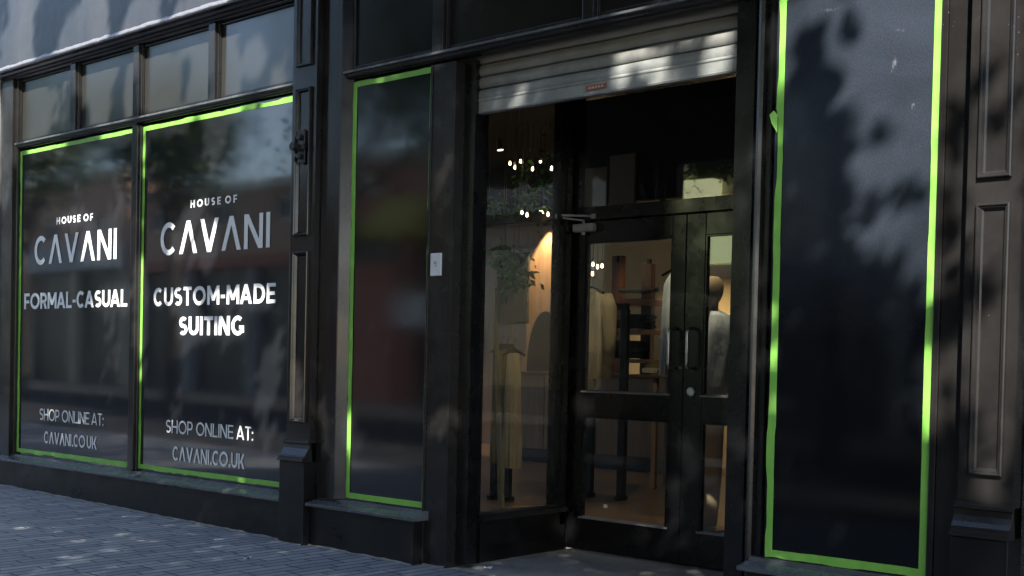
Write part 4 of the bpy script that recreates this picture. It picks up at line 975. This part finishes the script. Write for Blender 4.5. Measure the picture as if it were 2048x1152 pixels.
# ================================================================ street trees: trunk, limbs and leafy crowns
NEG = []
def lit_zone_list():
    Z = []
    def px(x, y, rx, ry, s=1.0, Y=-.02):
        c_ = at(x, y, Y); e = at(x+rx, y, Y); f = at(x, y+ry, Y); k_ = Y/-SUN.y; Z.append((c_.x+SUN.x*k_, c_.z+SUN.z*k_, abs(e.x-c_.x), abs(f.z-c_.z), s))
    def gnd(x, y, rx, s=1.0, ry=6):
        g_ = gat(x, y, .06); e = gat(x+rx, y, .06); f = gat(x, y+ry, .06)
        cv = lambda p: (p.x+SUN.x*(-(p.y)/-SUN.y)*-1*1, 0)
        def fp(p): k_ = p.y/SUN.y; return (p.x-SUN.x*k_, p.z-SUN.z*k_)
        a_, b_, c_ = fp(g_), fp(e), fp(f); Z.append((a_[0], a_[1], max(.05, abs(b_[0]-a_[0])), max(.04, abs(c_[1]-a_[1])), s))
    F = -.165
    # fascia
    px(45, 60, 40, 90, .9, F); px(145, 90, 24, 60, .8, F); px(185, 55, 26, 70, 1, F); px(285, 60, 30, 60, 1, F); px(400, 20, 50, 30, 1, F); px(60, 110, 70, 14, .9, F); px(265, 65, 25, 12, 1, F)
    # upper panes
    px(70, 215, 26, 60, 1); px(118, 205, 12, 30, .7); px(197, 195, 14, 52, 1); px(255, 185, 8, 60, .8); px(320, 160, 34, 70, 1); px(400, 130, 16, 50, 1); px(395, 180, 14, 30, 1)
    px(452, 150, 16, 60, 1); px(505, 110, 20, 36, .8); px(560, 120, 14, 24, .6); px(548, 155, 8, 12, .8); px(500, 195, 18, 8, .6)
    px(90, 290, 40, 12, 1); px(235, 265, 34, 12, 1); px(330, 243, 50, 14, 1); px(440, 215, 46, 13, 1); px(560, 197, 34, 8, 1)
    # lettering and tape in the first two windows
    px(150, 434, 36, 9, .8); px(200, 485, 32, 30, 1); px(170, 490, 14, 26, .7); px(232, 500, 8, 24, .6); px(226, 596, 36, 16, 1); px(25, 250, 12, 80, 1)
    px(400, 405, 20, 8, .7); px(345, 485, 20, 24, .5); px(372, 470, 16, 38, .9); px(410, 480, 16, 34, 1); px(385, 500, 30, 12, .7)
    px(350, 596, 42, 15, .9); px(440, 594, 20, 12, .9); px(500, 592, 44, 16, .9); px(380, 655, 24, 16, .9); px(455, 655, 34, 16, .9); px(490, 866, 12, 9, .9)
    px(282, 560, 8, 50, 1); px(282, 690, 7, 60, 1); px(282, 600, 8, 90, .8); px(286, 310, 6, 30, .5)
    px(425, 270, 22, 40, .8); px(415, 340, 10, 30, .7); px(545, 235, 20, 36, .8); px(500, 250, 12, 30, .6); px(520, 320, 20, 34, .75); px(560, 300, 12, 26, .6); px(535, 740, 14, 50, .8); px(520, 800, 16, 40, .7); px(555, 700, 10, 50, .7); px(540, 870, 14, 26, .75); px(232, 400, 12, 60, .65); px(215, 440, 8, 30, .5); px(225, 690, 14, 50, .6); px(205, 740, 8, 26, .5); px(100, 330, 14, 26, .5); px(300, 330, 10, 30, .5)
    px(350, 805, 10, 26, .7); px(452, 700, 8, 26, .4)
    # pilaster and narrow window
    px(604, 790, 8, 40, .8); px(604, 835, 10, 18, .9); px(655, 840, 14, 34, .6); px(700, 865, 9, 44, 1); px(712, 865, 10, 22, .6); px(776, 870, 12, 30, .6); px(790, 238, 16, 14, .5); px(775, 680, 8, 12, .4)
    px(884, 320, 7, 16, .7); px(884, 380, 8, 26, .6); px(900, 400, 8, 20, .5); px(882, 850, 18, 20, .7); px(905, 830, 10, 30, .5); px(700, 690, 5, 20, .3); px(885, 155, 5, 10, .4)
    # shutter
    S_ = .10
    px(1260, 112, 26, 18, 1, S_); px(1243, 136, 12, 9, 1, S_); px(1312, 126, 18, 15, 1, S_); px(1285, 150, 26, 12, .7, S_); px(1390, 78, 18, 10, .6, S_); px(1445, 66, 16, 14, 1, S_); px(1440, 105, 18, 12, .9, S_); px(1435, 135, 22, 16, 1, S_); px(1330, 160, 30, 10, .6, S_); px(1060, 205, 60, 6, .3, S_)
    # doors: faint flecks
    D_ = 1.2
    for x_, y_, r_ in ((1166, 808, 10), (1375, 900, 12), (1380, 930, 12), (1355, 975, 9), (1350, 1010, 8), (1345, 1040, 8), (1370, 1085, 8), (1290, 1070, 8), (1145, 1050, 8), (1395, 495, 7), (1475, 295, 8)):
        px(x_, y_, r_*.8, r_*1.1, .7, D_)
    # door pier flecks
    for x_, y_, rx, ry, s_ in ((1490, 315, 9, 16, .5), (1483, 395, 8, 14, .6), (1508, 330, 9, 12, .4), (1507, 530, 9, 22, .6), (1500, 610, 9, 30, .7), (1490, 640, 8, 16, .6), (1510, 700, 7, 30, .5), (1478, 885, 9, 14, .6), (1495, 120, 8, 14, .3)): px(x_, y_, rx, ry, min(.84, s_+.2))
    # wide window
    px(1620, 18, 60, 34, .8); px(1740, 60, 70, 60, .9); px(1830, 60, 50, 120, 1); px(1800, 180, 60, 70, .95); px(1700, 145, 26, 36, .8); px(1690, 195, 22, 22, .6); px(1740, 215, 30, 30, .5); px(1800, 310, 60, 60, .9); px(1740, 335, 24, 26, .8); px(1835, 250, 40, 60, .9)
    px(1718, 445, 12, 16, .7); px(1790, 455, 36, 28, .8); px(1830, 480, 30, 40, .7); px(1790, 520, 18, 24, .6); px(1752, 430, 12, 10, .5); px(1565, 60, 14, 80, 1); px(1560, 220, 10, 60, .5); px(1550, 640, 10, 20, .4); px(1553, 730, 12, 50, .7)
    px(1868, 130, 16, 150, 1); px(1866, 330, 15, 80, 1); px(1860, 470, 16, 60, 1); px(1850, 720, 12, 34, .9); px(1848, 790, 14, 50, 1); px(1862, 560, 12, 30, .8)
    # right pilaster
    P_ = -.1
    px(1905, 90, 30, 130, 1, P_); px(1985, 80, 50, 120, 1, P_); px(1990, 210, 40, 50, .9, P_); px(1990, 320, 44, 60, .95, P_); px(1945, 400, 26, 60, .9, P_); px(1990, 440, 44, 50, 1, P_); px(2020, 540, 22, 80, .9, P_); px(1965, 560, 20, 60, .7, P_); px(1985, 660, 40, 60, .95, P_); px(1990, 760, 36, 50, .9, P_); px(1945, 780, 22, 60, .7, P_); px(2000, 870, 26, 50, .85, P_); px(1955, 890, 16, 40, .7, P_); px(1980, 945, 18, 24, .8, P_); px(1975, 990, 18, 12, .6, P_)
    px(1905, 560, 16, 60, .5); px(1895, 800, 18, 70, .55); px(1885, 440, 12, 24, .4); px(1900, 700, 14, 40, .4); px(1970, 300, 40, 30, .6, P_); px(2030, 300, 18, 200, .8, P_)
    px(5, 290, 9, 110, 1, -.085)
    NEG.clear()
    for x_, y_, rx, ry, Y_ in ((606, 600, 17, 120, P_), (606, 330, 17, 120, P_), (1976, 545, 13, 24, P_), (1973, 606, 12, 24, P_), (1968, 835, 12, 20, P_), (1975, 900, 16, 16, P_), (1998, 125, 14, 24, P_), (1991, 231, 18, 24, P_), (1955, 185, 10, 20, P_), (1909, 270, 16, 60, -.01), (1897, 470, 14, 50, -.01), (1910, 640, 14, 50, -.01), (2030, 190, 10, 40, P_), (1895, 900, 16, 40, -.01),
                               (1690, 62, 26, 26, 0), (1615, 95, 34, 34, 0), (1735, 205, 10, 16, 0), (1765, 275, 22, 16, 0), (1790, 392, 60, 14, 0), (1660, 160, 20, 30, 0), (1675, 300, 30, 60, 0), (92, 60, 24, 70, F), (232, 30, 14, 40, F), (335, 14, 13, 30, F), (8, 20, 8, 40, F)):
        c_ = at(x_, y_, Y_); e = at(x_+rx, y_, Y_); f = at(x_, y_+ry, Y_); k_ = Y_/-SUN.y; NEG.append((c_.x+SUN.x*k_, c_.z+SUN.z*k_, abs(e.x-c_.x), abs(f.z-c_.z)))
    # pavement
    gnd(30, 1060, 26, .35, 2); gnd(150, 1108, 60, .42, 3); gnd(225, 1098, 50, .38, 2); gnd(520, 1150, 30, .4, 6)
    return Z
Z = np.array(lit_zone_list())
S = np.array(SUN)
def prob_free(xz, soft=.085):
    """how clear the line of sight to the sun is at points of the shopfront plane"""
    out = np.zeros(len(xz))
    for cx_, cz_, rx, rz, s_ in Z:
        sf = soft if (s_ >= .85 and min(rx, rz) > .06) else .045; rx2, rz2 = rx+sf, rz+sf*1.2
        d = ((xz[:, 0]-cx_)/rx2)**2+((xz[:, 1]-cz_)/rz2)**2
        out = np.maximum(out, np.where(d < 1, 1-(1-s_)**1.6 if s_ < .8 else 1.0, 0))
    for cx_, cz_, rx, rz in NEG:
        d = ((xz[:, 0]-cx_)/rx)**2+((xz[:, 1]-cz_)/rz)**2
        out = np.where(d < 1, out*.15, out)
    return out
tree_x = [-6.4, -.6, 4.4]
NL = 165000
x = rng.uniform(-12.6, 1.8, NL); zz = rng.uniform(-4.9, 5.4, NL); tt = np.clip(rng.normal(7.8, .8, NL), 6.4, 10.5) 
tt = np.maximum(tt, (4.7-zz)/.63 + rng.uniform(0, 1.8, NL))
keep = rng.random(NL) > prob_free(np.stack([x, zz], 1))
# clumpiness inside the open areas keeps a few stray leaves there
x, zz, tt = x[keep], zz[keep], tt[keep]
Pw = np.stack([x+S[0]*tt, S[1]*tt, zz+S[2]*tt], 1)
n_ = len(Pw)
dirs = rng.normal(size=(n_, 3)); dirs[:, 2] -= .5; dirs /= np.linalg.norm(dirs, axis=1)[:, None]
tmp = rng.normal(size=(n_, 3)); side = np.cross(dirs, tmp); side /= np.linalg.norm(side, axis=1)[:, None]
L = rng.uniform(.10, .17, n_)[:, None]
quads = np.stack([Pw-dirs*L*.5, Pw+side*L*.32, Pw+dirs*L*.5, Pw-side*L*.32], 1)
owner = np.argmin(np.abs(Pw[:, 0:1]-np.array(tree_x)[None]), 1)
def quads_mesh(name, q, m, parent):
    me = bpy.data.meshes.new(name); k_ = len(q)
    me.vertices.add(k_*4); me.vertices.foreach_set('co', q.reshape(-1)); me.loops.add(k_*4); me.loops.foreach_set('vertex_index', np.arange(k_*4, dtype=np.int32))
    me.polygons.add(k_); me.polygons.foreach_set('loop_start', np.arange(0, k_*4, 4, dtype=np.int32)); me.polygons.foreach_set('loop_total', np.full(k_, 4, dtype=np.int32)); me.update(); me.validate()
    me.materials.append(M[m]); o_ = bpy.data.objects.new(name, me); col.objects.link(o_); o_.parent = parent; o_.matrix_parent_inverse = Matrix.Translation(-Vector(world_loc(parent))); return o_
def trunk(x_, y_, h, r, parent, crown, limbs=9):
    mb_ = MB(); mb_.tube([(x_, y_, -.3), (x_, y_, .3), (x_+.05, y_, h*.5), (x_, y_+.05, h)], [r*1.4, r*1.05, r*.85, r*.6], 14)
    for i in range(limbs):
        c_ = crown[random.randrange(len(crown))]; c_ = Vector(c_); b0 = Vector((x_, y_, h*random.uniform(.75, 1)))
        mid = b0.lerp(c_, .5)+Vector((0, 0, .4)); mb_.tube([b0, mid, c_], [r*.4, r*.22, r*.06], 8)
    return mb_.build('trunk', M['bark'], parent, smooth=True)
labs = ['leafy street tree behind the camera, in front of the double door', 'leafy street tree in front of the wide taped window', 'leafy street tree past the right end of the shopfront']
for i, tx in enumerate(tree_x):
    sel = owner == i
    if not sel.any(): continue
    t_ = thing('street_tree', labs[i], 'tree', (tx, -7.6, 0), 'street trees')
    quads_mesh('crown', quads[sel].astype(np.float32), 'leaf', t_)
    cr = Pw[sel]; trunk(tx, -7.6, 5.0, .17, t_, [tuple(cr[j]) for j in rng.integers(0, len(cr), 40)])
# farther trees along the street
for i, (tx, ty, zc, rx_, rz_) in enumerate(((-9.2, -9.2, 8.0, 2.6, 2.3), (-14.3, -8.6, 6.5, 2.7, 2.2), (-21.5, -8.6, 5.9, 2.0, 1.7), (-27.5, -8.4, 6.3, 2.3, 2.0))):
    n2 = 9000; u = rng.normal(size=(n2, 3)); u /= np.linalg.norm(u, axis=1)[:, None]; u *= (rng.random(n2)**.45)[:, None]
    cl = rng.normal(size=(14, 3))*.5; u = u*.75+cl[rng.integers(0, 14, n2)]*.45
    c3 = np.array([tx, ty, zc])+u*np.array([rx_, rx_*.8, rz_])
    d = rng.normal(size=(n2, 3)); d /= np.linalg.norm(d, axis=1)[:, None]; s2 = np.cross(d, rng.normal(size=(n2, 3))); s2 /= np.linalg.norm(s2, axis=1)[:, None]; L = rng.uniform(.1, .18, n2)[:, None]
    q = np.stack([c3-d*L*.5, c3+s2*L*.32, c3+d*L*.5, c3-s2*L*.32], 1)
    bx = -16.6 if abs(tx+14.3) < .1 else tx
    t_ = thing('street_tree', 'leafy street tree farther down the pavement, '+('nearest of four', 'second of four', 'third of four', 'farthest of four')[i], 'tree', (bx, ty, 0), 'street trees')
    quads_mesh('crown', q.astype(np.float32), 'leaf', t_); trunk(bx, ty, 4.4, .16, t_, [tuple(c3[j]) for j in rng.integers(0, n2, 40)])
